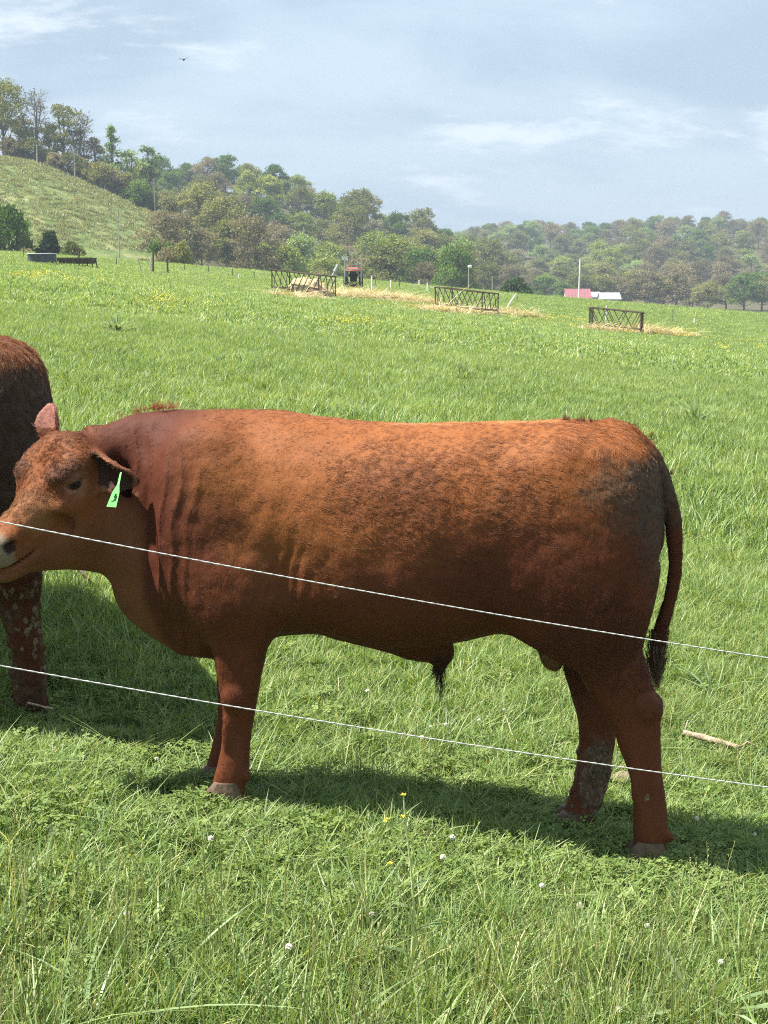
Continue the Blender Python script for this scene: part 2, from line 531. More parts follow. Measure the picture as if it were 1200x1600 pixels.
EARS = []
def build_bull_field():
    F = Field()
    # trunk and neck: pixel column, top, bottom, half width, lateral shift
    tab = np.array([
        (118, 700, 830, .060, -.03), (140, 668, 868, .085, -.03), (165, 660, 886, .105, -.025), (190, 651, 913, .120, -.02), (215, 642, 952, .135, -.01),
        (240, 637, 976, .152, 0), (280, 635, 998, .185, 0), (320, 636, 1014, .215, 0), (360, 635, 1016, .240, 0),
        (400, 635, 1006, .258, 0), (440, 637, 988, .270, 0), (500, 646, 983, .292, 0), (560, 654, 994, .308, 0),
        (620, 657, 1004, .315, 0), (680, 657, 1003, .312, 0), (740, 655, 992, .300, 0), (790, 654, 980, .285, 0),
        (840, 654, 970, .270, 0), (890, 655, 975, .260, 0), (940, 659, 975, .245, 0), (980, 663, 960, .222, 0),
        (1000, 680, 925, .185, 0), (1016, 715, 900, .130, 0), (1026, 760, 870, .070, 0), (1032, 800, 840, .035, 0)])
    xs = []; top = []; bot = []
    for u, t, b, w_, yc in tab:
        pt = bp(u, t + 5); pb = bp(u, b)
        xs.append((pt[0] + pb[0]) / 2); top.append(pt[2]); bot.append(pb[2])
    p = np.interp(tab[:, 0], [100, 250, 400, 600, 900, 1050], [2.1, 2.15, 2.4, 2.55, 2.6, 2.3])
    F.loft_x(np.array(xs), np.array(top), np.array(bot), tab[:, 3], tab[:, 4], p, 0.0)
    # brisket keel, sheath
    F.cone(bp(230, 930), bp(325, 985), 0.075, 0.085, 0.10)
    F.cone(bp(540, 965), bp(655, 1000), 0.05, 0.055, 0.08)
    F.cone(bp(655, 1000), bp(690, 1022), 0.055, 0.030, 0.05)
    F.cone(bp(690, 1022), bp(688, 1042), 0.028, 0.016, 0.03)
    for sy in (-1, 1):
        y = lambda a: sy * a
        c = lambda u, v, yy: bp(u, v, 0) * np.array([1, 0, 1]) + np.array([0, y(yy), 0])
        # shoulder blade, upper arm, thigh, rump
        F.ell(c(335, 800, .165), (.150, .085, .270), 0.10)
        F.ell(c(385, 905, .185), (.130, .085, .130), 0.08)
        F.ell(c(290, 860, .110), (.090, .070, .130), 0.10)
        F.ell(c(915, 840, .160), (.205, .100, .280), 0.14)
        F.ell(c(900, 925, .155), (.160, .085, .150), 0.14)
        F.ell(c(865, 732, .150), (.090, .060, .055), 0.12)
        F.ell(c(985, 745, .110), (.075, .060, .090), 0.08)
        # hollows: flank before the thigh, behind the elbow, before the shoulder
        F.ell(c(298, 985, .275), (.030, .125, .080), 0.06, sub=True)
        F.ell(c(470, 880, .385), (.050, .105, .140), 0.08, sub=True)
        F.ell(c(245, 820, .270), (.035, .110, .200), 0.08, sub=True)
    # legs: pixel row, front edge, rear edge, half depth, lateral centre; each on its own plane
    def leg(tab, yl, k=0.06, sp=2.3):
        tab = np.array(tab, float)[::-1]
        zl = []; xl = []; xr = []; yc = []
        for v, a, b, wy, off in tab:
            pa = bp(a, v, yl + off); pb = bp(b, v, yl + off)
            zl.append((pa[2] + pb[2]) / 2); xl.append(pa[0]); xr.append(pb[0]); yc.append(yl + off)
        F.loft_z(np.array(zl), xl, xr, tab[:, 3], yc, k, sp)
    leg([(870, 320, 450, .075, .03), (930, 316, 440, .085, 0), (960, 321, 433, .080, 0), (990, 328, 423, .068, 0), (1030, 336, 413, .058, 0),
         (1065, 342, 406, .053, 0), (1090, 346, 402, .052, 0), (1112, 349, 398, .047, 0), (1140, 349, 393, .040, 0), (1170, 346, 390, .039, 0),
         (1195, 341, 389, .045, 0), (1210, 336, 388, .048, 0), (1222, 333, 384, .045, 0), (1236, 330, 382, .045, 0), (1250, 328, 380, .044, 0)], -0.190, 0.045)
    leg([(900, 335, 440, .075, .0), (960, 330, 420, .075, 0.02), (1020, 338, 405, .058, 0), (1065, 340, 392, .052, 0), (1085, 341, 388, .050, 0),
         (1112, 342, 380, .042, 0), (1140, 338, 373, .038, 0), (1165, 332, 368, .039, 0), (1185, 327, 366, .044, 0), (1198, 322, 363, .045, 0),
         (1212, 322, 361, .043, 0), (1228, 321, 359, .043, 0)], 0.070)
    leg([(880, 850, 1012, .085, .03), (920, 842, 1010, .100, .01), (950, 848, 1007, .100, 0), (985, 866, 1003, .090, 0), (1012, 882, 1001, .078, 0),
         (1040, 899, 1010, .068, 0), (1080, 918, 1024, .058, 0), (1108, 938, 1031, .052, 0), (1134, 956, 1032, .047, 0), (1165, 966, 1032, .042, 0),
         (1197, 979, 1034, .040, 0), (1231, 988, 1038, .040, 0), (1270, 990, 1043, .044, 0), (1298, 989, 1045, .048, 0), (1318, 990, 1042, .045, 0),
         (1334, 988, 1041, .045, 0), (1350, 987, 1039, .044, 0)], -0.150)
    leg([(900, 850, 1005, .090, .03), (980, 866, 995, .088, 0.03), (1042, 881, 985, .068, .02), (1076, 889, 972, .060, .01), (1108, 899, 964, .053, 0), (1130, 904, 963, .049, 0),
         (1163, 905, 961, .042, 0), (1205, 900, 953, .039, 0), (1245, 890, 941, .042, 0), (1272, 878, 934, .047, 0), (1287, 868, 927, .047, 0),
         (1303, 868, 920, .044, 0), (1324, 866, 917, .044, 0)], 0.085)
    # dewclaws behind the fetlocks
    for u, v, yl in ((386, 1213, -.215), (386, 1213, -.165), (1046, 1308, -.178), (1046, 1308, -.122), (926, 1284, .060), (926, 1284, .110), (362, 1197, .05)):
        F.ell(bp(u, v, yl), (.011, .012, .016), 0.010)
    for u, v, yl, h in ((362, 1150, -.190, .05), (1000, 1225, -.150, .07), (915, 1215, .085, .06)):
        F.ell(bp(u + 12, v, yl - .043), (.008, .012, h), 0.02, sub=True)
        F.ell(bp(u - 8, v - 4, yl - .037), (.012, .010, h), 0.015)
    F.ell(bp(366, 1092, -.236), (.026, .014, .028), 0.03)          # knee cap
    F.ell(bp(1012, 1108, -.195), (.030, .014, .030), 0.03)         # hock
    F.ell(bp(1026, 1104, -.150), (.016, .030, .030), 0.02)
    # scrotum
    F.ell(bp(865, 1006, -0.06), (.047, .052, .082), 0.018)
    # tail
    T = [(945, 678, .050, 0), (985, 690, .046, 0), (1012, 713, .040, 0), (1031, 748, .034, 0), (1049, 795, .027, -.01), (1056, 845, .0235, -.01), (1056, 892, .0215, -.01),
         (1047, 940, .020, -.01), (1031, 985, .020, -.01), (1026, 1015, .021, -.01), (1027, 1040, .016, -.01)]
    TP = np.array([bp(t[0], t[1], t[3]) for t in T]); TR = np.array([t[2] for t in T])
    tt = np.linspace(0, len(T) - 1, 60)
    TP = np.stack([smooth_table(tt * .05, np.arange(len(T)) * .05, TP[:, c], .022) for c in range(3)], 1); TR = smooth_table(tt * .05, np.arange(len(T)) * .05, TR, .02)
    sl, X, Y, Z = F.box(TP.min(0) - .05, TP.max(0) + .05)
    dt = None
    for i in range(len(TP)):
        q = np.sqrt((X - TP[i, 0]) ** 2 + (Y - TP[i, 1]) ** 2 + (Z - TP[i, 2]) ** 2) - TR[i]
        dt = q if dt is None else np.minimum(dt, q)
    F.add(sl, dt.astype(np.float32), 0.022)
    # ---- head: sections along the face
    S = np.array([  # s, half width, forehead side, jaw side
        (-.12, .065, .13, .08), (-.04, .095, .192, .135), (.06, .114, .210, .175), (.16, .128, .198, .195), (.28, .134, .165, .205), (.40, .116, .128, .200),
        (.52, .078, .098, .178), (.64, .064, .078, .150), (.76, .066, .070, .126), (.86, .069, .062, .104), (.94, .069, .050, .086), (1.0, .058, .034, .064), (1.05, .036, .012, .036)])
    c0 = hp(.4, 0, 0)
    sl, X, Y, Z = F.box(c0 - .32, c0 + .32, 0.0)
    q = [X - HO[0], Y - HO[1], Z - HO[2]]
    sa = (q[0] * HA[0] + q[1] * HA[1] + q[2] * HA[2]) / HLEN
    la = q[0] * HL[0] + q[1] * HL[1] + q[2] * HL[2]
    da = q[0] * HD[0] + q[1] * HD[1] + q[2] * HD[2]
    fs = np.linspace(-.3, 1.3, 400)
    tabl = [smooth_table(fs, S[:, 0], S[:, i], 0.025) for i in (1, 2, 3)]
    W, Tt, B = [np.interp(sa, fs, t) for t in tabl]
    dc = (Tt - B) / 2; hh = (Tt + B) / 2
    # the skull is narrower towards the jaw, flat across the forehead
    td = (da - dc) / hh
    Wd = W * (1 - 0.16 * np.clip(-td, 0, 1) + 0.04 * np.clip(td, 0, 1))
    pw = 2.7
    d = ((np.abs(la) / Wd) ** pw + np.abs(td) ** pw) ** (1 / pw) - 1
    d = d * np.minimum(Wd, hh)
    d = np.maximum(d, np.maximum(-.13 - sa, sa - 1.055) * HLEN)
    F.add(sl, d.astype(np.float32), 0.07)
    Rh = np.stack([HA, HL, HD])
    for sg in (-1, 1):
        F.ell(hp(.25, sg * (.102 if sg > 0 else .086), .128), (.060, .030, .024), 0.06, rot=Rh)            # brow
        F.ell(hp(.33, sg * .104, .040), (.060, .024, .028), 0.05, rot=Rh)            # cheekbone
        F.ell(hp(.285, sg * .146, .090), (.032, .028, .021), 0.018, sub=True, rot=Rh)  # eye socket
        F.ell(hp(.275, sg * .127, .107), (.032, .013, .0075), 0.012, rot=Rh)         # upper lid
        F.ell(hp(.29, sg * .124, .073), (.029, .012, .0065), 0.012, rot=Rh)          # lower lid
        F.ell(hp(.20, sg * .090, -.070), (.085, .034, .080), 0.05, rot=Rh)           # jaw muscle
        F.ell(hp(.90, sg * .046, .016), (.036, .032, .034), 0.03, rot=Rh)            # nostril wing
        F.ell(hp(.925, sg * .073, .010), (.024, .020, .015), 0.008, sub=True, rot=Rh)  # nostril
        F.ell(hp(.58, sg * .088, -.02), (.09, .02, .035), 0.04, sub=True, rot=Rh)    # hollow of the cheek
    F.ell(hp(-.10, .140, -.07), (.035, .045, .16), 0.05, sub=True, rot=Rh)
    # mouth line
    F.ell(hp(.90, 0, -.052), (.085, .095, .004), 0.012, sub=True, rot=Rh)
    F.ell(hp(.92, 0, -.085), (.050, .050, .024), 0.03, rot=Rh)
    # ears: cupped leaves
    def ear(base, along, normal, L, Wd_, cup, th=0.0105):
        a = np.array(along, float); a /= np.linalg.norm(a)
        n = np.array(normal, float); n -= a * (n @ a); n /= np.linalg.norm(n)
        b = np.cross(n, a)
        c = np.asarray(base) + a * L * .5
        EARS.append((np.asarray(base), a, n, b, L, Wd_, cup))
        sl, X, Y, Z = F.box(c - L * .75, c + L * .75, 0.02)
        x, y, z = X - base[0], Y - base[1], Z - base[2]
        ta = (x * a[0] + y * a[1] + z * a[2]) / L
        tb = x * b[0] + y * b[1] + z * b[2]
        tn = x * n[0] + y * n[1] + z * n[2]
        prof = np.interp(ta, [-.1, 0, .25, .55, .8, .95, 1.05], [.45, .55, .85, 1.0, .78, .42, .05]) * Wd_
        sh = tn - cup * (tb ** 2) / Wd_ + 0.10 * L * ta * ta
        d = np.maximum((np.abs(sh) - th) / np.sqrt(1 + (2 * cup * np.minimum(np.abs(tb), Wd_) / Wd_) ** 2) ** .6, (np.abs(tb) - prof) * 0.8)
        d = np.maximum(d, np.maximum(-.05 - ta, ta - 1.03) * L)
        F.add(sl, d.astype(np.float32), 0.022)
    eb = hp(-.05, .098, .105)
    ear(eb, bp(209, 744, -.21) - bp(160, 706, -.13), (-.10, -.90, -.42), .172, .056, .85)
    eb2 = hp(-.02, -.100, .150)
    ear(eb2, (-.14, .16, .62), (-.35, -.90, .10), .125, .045, .5)
    return F

t_ = time.time()
BF = build_bull_field()
BV, BQ = surface_nets(BF.D)
print('bull surface', len(BV), round(time.time() - t_, 1), 's')

def relax(V, Q, it, lam=0.5):
    n = len(V)
    e = np.vstack([Q[:, [0, 1]], Q[:, [1, 2]], Q[:, [2, 3]], Q[:, [3, 0]]])
    cnt = np.bincount(e[:, 0], minlength=n) + np.bincount(e[:, 1], minlength=n)
    for k in range(it):
        acc = np.zeros_like(V)
        for c in range(3):
            acc[:, c] = np.bincount(e[:, 0], V[e[:, 1], c], n) + np.bincount(e[:, 1], V[e[:, 0], c], n)
        m = acc / np.maximum(cnt, 1)[:, None]
        V = V + (m - V) * (lam if k % 2 == 0 else -lam * 1.04)
    return V
def vnormals(V, Q):
    n = np.cross(V[Q[:, 2]] - V[Q[:, 0]], V[Q[:, 3]] - V[Q[:, 1]])
    N = np.zeros_like(V)
    for k in range(4):
        for c in range(3):
            N[:, c] += np.bincount(Q[:, k], n[:, c], len(V))
    return N / np.maximum(np.linalg.norm(N, axis=1), 1e-12)[:, None]
BV = relax(BV, BQ, 10)
BN = vnormals(BV, BQ)
def project(P):
    """local bull point -> pixel of the photograph, used to lay out coat markings on the surface"""
    Wd = BO + P[:, :1] * BEX + P[:, 1:2] * BEY + P[:, 2:3] * np.array([0, 0, 1.0])
    d = Wd - CAM
    z = d @ CF
    return 600 + FPX * (d @ CR) / z, 800 - FPX * (d @ CU) / z

def head_coords(P):
    q = P - HO
    return (q @ HA) / HLEN, q @ HL, q @ HD

def blob(u, v, cu, cv, ru, rv, nz=0.0, soft=0.35):
    r = np.sqrt(((u - cu) / ru) ** 2 + ((v - cv) / rv) ** 2) + nz
    return 1 - smooth(1 - soft, 1 + soft, r)

def lerp(a, b, t): return a + (np.asarray(b) - a) * t[:, None]

def neck_mask(u, v): return smooth(130, 165, u) * (1 - smooth(250, 345, u)) * (1 - smooth(900, 1010, v))

def coat(P, second=False):
    """coat colour, hair length, curl of points on the bull"""
    u, v = project(P * np.array([1, 0, 1]) + np.array([0, -0.15, 0]))
    un, vn = project(P)
    s_, l_, d_ = head_coords(P)
    onhead = smooth(-.10, .10, s_) * (1 - smooth(.20, .26, np.abs(l_)))
    onhead = onhead * (P[:, 0] < -0.72)
    n1 = vnoise(P, 9, 1, 3); n2 = vnoise(P, 30, 2, 3); n3 = vnoise(P, 3.2, 3, 2)
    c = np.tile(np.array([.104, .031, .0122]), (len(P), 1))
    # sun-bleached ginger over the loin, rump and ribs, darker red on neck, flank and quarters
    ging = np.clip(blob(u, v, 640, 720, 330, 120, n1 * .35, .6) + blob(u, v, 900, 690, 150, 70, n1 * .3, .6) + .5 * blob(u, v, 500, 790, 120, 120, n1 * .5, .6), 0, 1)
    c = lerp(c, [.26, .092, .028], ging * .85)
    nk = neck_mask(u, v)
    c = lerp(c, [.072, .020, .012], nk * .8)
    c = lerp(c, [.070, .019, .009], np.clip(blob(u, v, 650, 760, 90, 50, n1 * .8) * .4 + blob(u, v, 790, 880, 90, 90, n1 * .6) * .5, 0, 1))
    # fair hair along the spine, with a backlit golden rim painted into its colour
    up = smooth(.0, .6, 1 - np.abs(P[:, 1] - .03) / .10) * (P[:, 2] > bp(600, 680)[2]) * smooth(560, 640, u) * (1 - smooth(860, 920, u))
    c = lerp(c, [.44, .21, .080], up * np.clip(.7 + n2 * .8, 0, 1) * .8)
    # face
    face = [.19, .066, .023]
    c = lerp(c, face, onhead * .9)
    c = lerp(c, [.25, .115, .047], onhead * blob(s_, d_, .62, .06, .14, .07, n2 * .4) * .7)
    c = lerp(c, [.085, .035, .020], onhead * blob(s_, d_, .36, .140, .16, .026, n2 * .3) * (np.abs(l_) > .05) * .75)
    c = lerp(c, [.27, .125, .072], onhead * blob(s_, d_, .29, .090, .10, .036, n2 * .2) * (np.abs(l_) > .07) * .8)       # dark streak before the brow
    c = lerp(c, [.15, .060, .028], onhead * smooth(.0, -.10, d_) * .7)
    nose = smooth(.90, .955, s_ + n2 * .01) * (np.abs(l_) < .085) * (d_ > -.05) * (1 - smooth(.05, .07, d_))
    c = lerp(c, [.20, .155, .112], nose * onhead)
    inn = blob(s_, np.abs(l_), .925, .066, .05, .02, 0, .3) * (d_ < .03) * (d_ > -.008)
    c = lerp(c, [.035, .02, .016], inn)
    # far ear shows its bare inside
    e2 = ((un < 95) & (vn < 668) & (s_ < .12)).astype(float)
    c = lerp(c, [.30, .135, .105], e2 * .8)
    e1 = ((un > 158) & (un < 215) & (vn > 700) & (vn < 775) & (P[:, 1] < -.13)).astype(float)
    c = lerp(c, [.24, .105, .055], e1 * .6)
    for base, ea, en, eb_, eL, eW, cup in EARS[:1]:
        q = P - base; ta = q @ ea / eL; tb = q @ eb_; tn = q @ en - cup * tb ** 2 / eW + .10 * eL * ta ** 2
        inside = ((ta > .05) & (ta < .95) & (np.abs(tb) < .8 * eW) & (tn > .003) & (tn < .03)).astype(float)
        c = lerp(c, [.035, .017, .012], inside * .9)
    # legs a shade lighter towards the fetlock
    leg = smooth(1060, 1180, v)
    c = lerp(c, [.125, .038, .018], leg * .7)
    c = c * (1 + .10 * n2 + .12 * n1)[:, None]
    hoof = 0 * smooth(.050, .012, P[:, 2] - (.0 - .11 * P[:, 0]) + n2 * .012)
    c = lerp(c, [.075, .055, .040], hoof * .85)
    # mud
    mudc = np.array([.078, .060, .040])
    mud = np.clip(blob(u, v, 985, 768, 66, 46, n2 * .8 + n1 * .4, .6) * .85 + blob(u, v, 1000, 735, 26, 18, n2 * .4) + blob(u, v, 1025, 800, 26, 110, n2 * .6) * .6
                  + blob(u, v, 1050, 765, 26, 60, n2 * 1.1) * .6, 0, 1)
    if second:
        mud = np.clip(np.maximum(mud, smooth(.42, .62, P[:, 0] + n1 * .12) * (1 - smooth(1.06, 1.17, P[:, 2] + n1 * .08)) * smooth(.52, .62, P[:, 2] + n1 * .1)), 0, 1)
    c = lerp(c, mudc, mud * .80)
    cake = np.clip(blob(u, v, 930, 1245, 26, 55, n2 * .9, .3) * (P[:, 1] > .02) + 0 * P[:, 2], 0, 1)
    if second:
        cake = np.clip(cake * .4 + .8 * smooth(.50, .40, P[:, 2]) * smooth(.10, .35, n2 + n1 * .4), 0, 1)
    c = lerp(c, [.135, .092, .058], cake * .75)
    c = lerp(c, [.21, .115, .055], blob(un, vn, 864, 1012, 24, 36) * (np.abs(P[:, 1] + .05) < .07) * .8)
    tipc = blob(un, vn, 688, 1040, 20, 18)
    c = lerp(c, [.03, .017, .012], tipc * .8)
    ln = np.full(len(P), .0105)
    ln += .010 * blob(u, v, 960, 680, 110, 45, 0, .6) + .012 * blob(u, v, 930, 990, 90, 85, n1 * .5, .6) + .005 * blob(u, v, 680, 770, 190, 90, n1 * .6)
    ln += .005 * onhead * blob(s_, d_, .2, .2, .35, .10) + .010 * onhead * blob(s_, d_, .60, .08, .16, .05)
    ln = ln * (1 - .45 * leg) * (1 - .40 * nk)
    ln = np.where(nose * onhead > .4, .002, ln)
    ln = np.where(inn > .4, .001, ln)
    ln = ln * (1 - .55 * onhead * (d_ < .06))
    if second:
        ln = ln * 1.9
        c = c * .68
    curl = .25 * np.ones(len(P)) + .9 * blob(u, v, 925, 1000, 95, 80, n1 * .4) + .9 * onhead * (d_ > .08) + .5 * blob(u, v, 680, 760, 180, 80, n1 * .7) + .7 * mud
    return np.clip(c, .004, .9), ln, np.clip(curl, 0, 1.2), mud, cake

def flow(P, N):
    u, v = project(P * np.array([1, 0, 1]) + np.array([0, -0.15, 0]))
    s_, l_, d_ = head_coords(P)
    hd = smooth(-.02, .12, s_) * (np.abs(l_) < .26) * (P[:, 0] < -.75)
    f = np.tile(np.array([.85, 0, -.45]), (len(P), 1))
    low = smooth(760, 960, v)
    f = lerp(f, [.45, 0, -.9], low)
    f = lerp(f, [.35, 0, -.95], neck_mask(u, v))
    f = lerp(f, [.40, 0, -.9], smooth(840, 960, u))
    f = lerp(f, [.08, 0, -1], smooth(980, 1080, v))
    f = lerp(f, [.1, 0, -1], smooth(1040, 1050, u))
    whorl = np.stack([s_ - .36, l_ / HLEN, 0 * s_], 1)
    fh = whorl[:, :1] * HA + whorl[:, 1:2] * HL * .8
    fh /= np.linalg.norm(fh, axis=1)[:, None] + 1e-6
    f = lerp(f, fh, hd) if False else f + (fh - f) * hd[:, None]
    wob = np.stack([vnoise(P, 11, 11 + k, 2) for k in range(3)], 1) * .55 + np.stack([vnoise(P, 34, 21 + k, 2) for k in range(3)], 1) * .30
    f = f + wob
    f = f - N * (f * N).sum(1)[:, None]
    return f / (np.linalg.norm(f, axis=1)[:, None] + 1e-9)

def wrinkle(V, N):
    """skin folds of the neck, behind the elbow, muscle unevenness"""
    u, v = project(V * np.array([1, 0, 1]) + np.array([0, -0.15, 0]))
    m = smooth(175, 200, u) * (1 - smooth(300, 350, u)) * smooth(650, 690, v) * (1 - smooth(870, 960, v))
    ph = (u + .12 * (v - 700) - 9 * np.sin(v / 60.) + 22 * vnoise(V, 6, 5, 2)) / 27.0 * 2 * math.pi
    d = m * .0031 * (1 - 2 * np.abs(np.sin(ph * .5)) ** .7) * np.clip(.55 + 1.0 * vnoise(V, 7, 6, 2), 0, 1.4)
    m2 = blob(u, v, 465, 905, 40, 70)
    d += m2 * .0016 * np.clip(.5 + 1.2 * vnoise(V, 9, 16, 2), 0, 1.5) * np.sin(6 * vnoise(V, 7, 15, 2) + (u + .25 * (v - 900)) / 11. * math.pi)
    sh = blob(u, v, 300, 760, 40, 90)
    d += sh * .004 * vnoise(V, 14, 7, 2)
    d += blob(u, v, 600, 830, 150, 110) * .0016 * np.sin((u + .42 * (v - 800) + 14 * vnoise(V, 5, 17, 2)) / 15.)
    torso = (P_torso := smooth(1000, 930, v))
    d += torso * (.0035 * vnoise(V, 12, 8, 2) + .0022 * vnoise(V, 26, 9, 2))
    s_, l_, d_ = head_coords(V)
    hd = smooth(.05, .2, s_) * (np.abs(l_) < .2) * (d_ > .02)
    d += hd * .0016 * vnoise(V, 38, 10, 2)
    mud = blob(u, v, 985, 770, 70, 55, vnoise(V, 30, 2, 3) * .5)
    d += mud * .003 * vnoise(V, 60, 12, 2)
    cake = blob(u, v, 930, 1245, 26, 55, vnoise(V, 30, 2, 3) * .9, .3) * (V[:, 1] > .02)
    d += cake * (.004 + .007 * vnoise(V, 55, 13, 2))
    d += smooth(1060, 1120, v) * .0016 * vnoise(V, 22, 14, 2)
    return V + N * d[:, None]

BV = wrinkle(BV, BN)
BN = vnormals(BV, BQ)

def coat_material(name, curves):
    g = mat(name)
    at_ = g.n('ShaderNodeAttribute', attribute_name='coat')
    col = at_.outputs['Color']
    if curves:
        hi = g.n('ShaderNodeHairInfo')
        tipc = g.mix(1.0, col, rgb(1.35, 1.28, 1.22), 'MULTIPLY')
        c2 = g.mix(g.math('MULTIPLY', hi.outputs['Intercept'], 0.8), col, tipc)
        rv = g.mapr(hi.outputs['Random'], 0, 1, .84, 1.16, False)
        cc = g.n('ShaderNodeVectorMath', operation='SCALE'); g.t.links.new(c2, cc.inputs[0]); g.t.links.new(rv, cc.inputs['Scale'])
        p = g.n('ShaderNodeBsdfPrincipled', ins={'Base Color': cc.outputs[0], 'Roughness': 0.42, 'Specular IOR Level': 0.24})
        g.set(g.out, p.outputs[0])
        return g.m
    oc = g.n('ShaderNodeTexCoord').outputs['Object']
    n1 = g.noise(g.mapping(oc, scale=(1, 1, .35), rot=(0, -.5, 0)), 170, 4, .65)
    n2 = g.noise(oc, 45, 4, .6)
    c = g.mix(1.0, col, g.ramp(n1, [(.3, (.82, .81, .80)), (.7, (1.12, 1.11, 1.10))]), 'MULTIPLY')
    b = g.n('ShaderNodeBump', ins={'Strength': .5, 'Distance': .004, 'Height': g.math('ADD', n1, g.math('MULTIPLY', n2, .8))})
    p = g.n('ShaderNodeBsdfPrincipled', ins={'Base Color': c, 'Roughness': .62, 'Specular IOR Level': .12, 'Normal': b.outputs[0]})
    g.set(g.out, p.outputs[0])
    return g.m

M_skin = coat_material('bull_hide', False)
M_fur = coat_material('bull_fur', True)

def add_color(me, col, domain):
    a = me.attributes.new('coat', 'FLOAT_COLOR', domain)
    rgba = np.ones((len(col), 4), np.float32); rgba[:, :3] = col
    a.data.foreach_set('color', rgba.ravel())

def make_hair(name, pts, rad_root, rad_tip, col, material, parent):
    """pts (n, k, 3): strands as render curves"""
    n, k, _ = pts.shape
    hc = bpy.data.hair_curves.new(name)
    hc.add_curves([k] * n)
    hc.position_data.foreach_set('vector', pts.astype(np.float32).ravel())
    t = np.linspace(0, 1, k)
    rr = (rad_root[:, None] * (1 - t) + rad_tip[:, None] * t).astype(np.float32)
    a = hc.attributes.get('radius') or hc.attributes.new('radius', 'FLOAT', 'POINT')
    a.data.foreach_set('value', rr.ravel())
    add_color(hc, col, 'CURVE')
    hc.materials.append(material)
    o = bpy.data.objects.new(name, hc); C.objects.link(o); o.parent = parent
    return o

def grow_fur(V, Q, N, n_guides, kids, second, rg, keep=None):
    tri = np.vstack([Q[:, [0, 1, 2]], Q[:, [0, 2, 3]]])
    ar = np.linalg.norm(np.cross(V[tri[:, 1]] - V[tri[:, 0]], V[tri[:, 2]] - V[tri[:, 0]]), axis=1)
    cen = V[tri].mean(1); nn = N[tri[:, 0]]
    wgt = ar * (np.where(nn[:, 1] > .35, .25, 1.0) if not second else 1.0)
    if keep is not None: wgt = wgt * keep(cen)
    f = rg.choice(len(tri), n_guides, p=wgt / wgt.sum())
    a, b = rg.random((2, n_guides)); sw = a + b > 1; a[sw] = 1 - a[sw]; b[sw] = 1 - b[sw]
    T = tri[f]
    P = V[T[:, 0]] * (1 - a - b)[:, None] + V[T[:, 1]] * a[:, None] + V[T[:, 2]] * b[:, None]
    Nn = N[T[:, 0]] * (1 - a - b)[:, None] + N[T[:, 1]] * a[:, None] + N[T[:, 2]] * b[:, None]
    Nn /= np.linalg.norm(Nn, axis=1)[:, None]
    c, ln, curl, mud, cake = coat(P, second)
    tdir = flow(P, Nn)
    bt = np.cross(Nn, tdir)
    ln = ln * rg.uniform(.7, 1.3, n_guides)
    # children
    m = n_guides * kids
    gi = np.repeat(np.arange(n_guides), kids)
    spread = .0058
    ox = rg.normal(0, spread, m); oy = rg.normal(0, spread, m)
    off = tdir[gi] * ox[:, None] + bt[gi] * oy[:, None]
    lift = np.clip(rg.normal(.22, .08, n_guides) + .25 * curl, .12, .95)[gi] + rg.normal(0, .07, m)
    L = ln[gi] * rg.uniform(.75, 1.15, m)
    K = 5
    t = np.linspace(0, 1, K)
    clump = .35 + .5 * np.clip(curl + mud * .4, 0, 1)[gi]
    ph = rg.uniform(0, 6.28, n_guides)[gi] + rg.normal(0, .5, m)
    cu = curl[gi] * L * .24
    side = rg.normal(0, .25, n_guides)[gi] + rg.normal(0, .12, m)
    pts = np.empty((m, K, 3))
    root = P[gi] + off - Nn[gi] * (.0012 + (ox ** 2 + oy ** 2)[:, None] * 1.2)
    for k, tk in enumerate(t):
        along = L * tk * np.cos(lift)
        upw = L * np.sin(lift) * (tk - .45 * tk * tk)
        sw_ = cu * np.sin(ph + 5.5 * tk) * tk + L * side * tk * tk
        pts[:, k] = root + tdir[gi] * along[:, None] + Nn[gi] * upw[:, None] + bt[gi] * sw_[:, None] - off * (clump * tk)[:, None]
    hc = c[gi] * rg.uniform(.88, 1.14, n_guides)[gi][:, None]
    rr = np.full(m, .00038)
    return pts, rr, hc

def tuft(base, direction, n, length, spread, curlamp, col, rg, root_spread=.01, K=7, rad=.0006, taper=.3):
    d = np.array(direction, float); d /= np.linalg.norm(d)
    s1 = np.cross(d, [.3, .9, .1]); s1 /= np.linalg.norm(s1); s2 = np.cross(d, s1)
    t = np.linspace(0, 1, K)
    r0 = rg.normal(0, root_spread, (n, 2)); sp = rg.normal(0, spread, (n, 2)); L = length * rg.uniform(.55, 1.1, n); ph = rg.uniform(0, 6.28, n)
    pts = np.empty((n, K, 3))
    for k, tk in enumerate(t):
        w1 = r0[:, 0] * (1 - taper * tk) + sp[:, 0] * L * tk * tk + curlamp * np.sin(ph + 7 * tk) * tk
        w2 = r0[:, 1] * (1 - taper * tk) + sp[:, 1] * L * tk * tk + curlamp * np.cos(ph * 1.3 + 6 * tk) * tk
        pts[:, k] = np.asarray(base) + d * (L * tk)[:, None] + s1 * w1[:, None] + s2 * w2[:, None]
    return pts, np.full(n, rad), np.clip(np.array(col) * rg.uniform(.6, 1.5, (n, 1)), 0, 1)

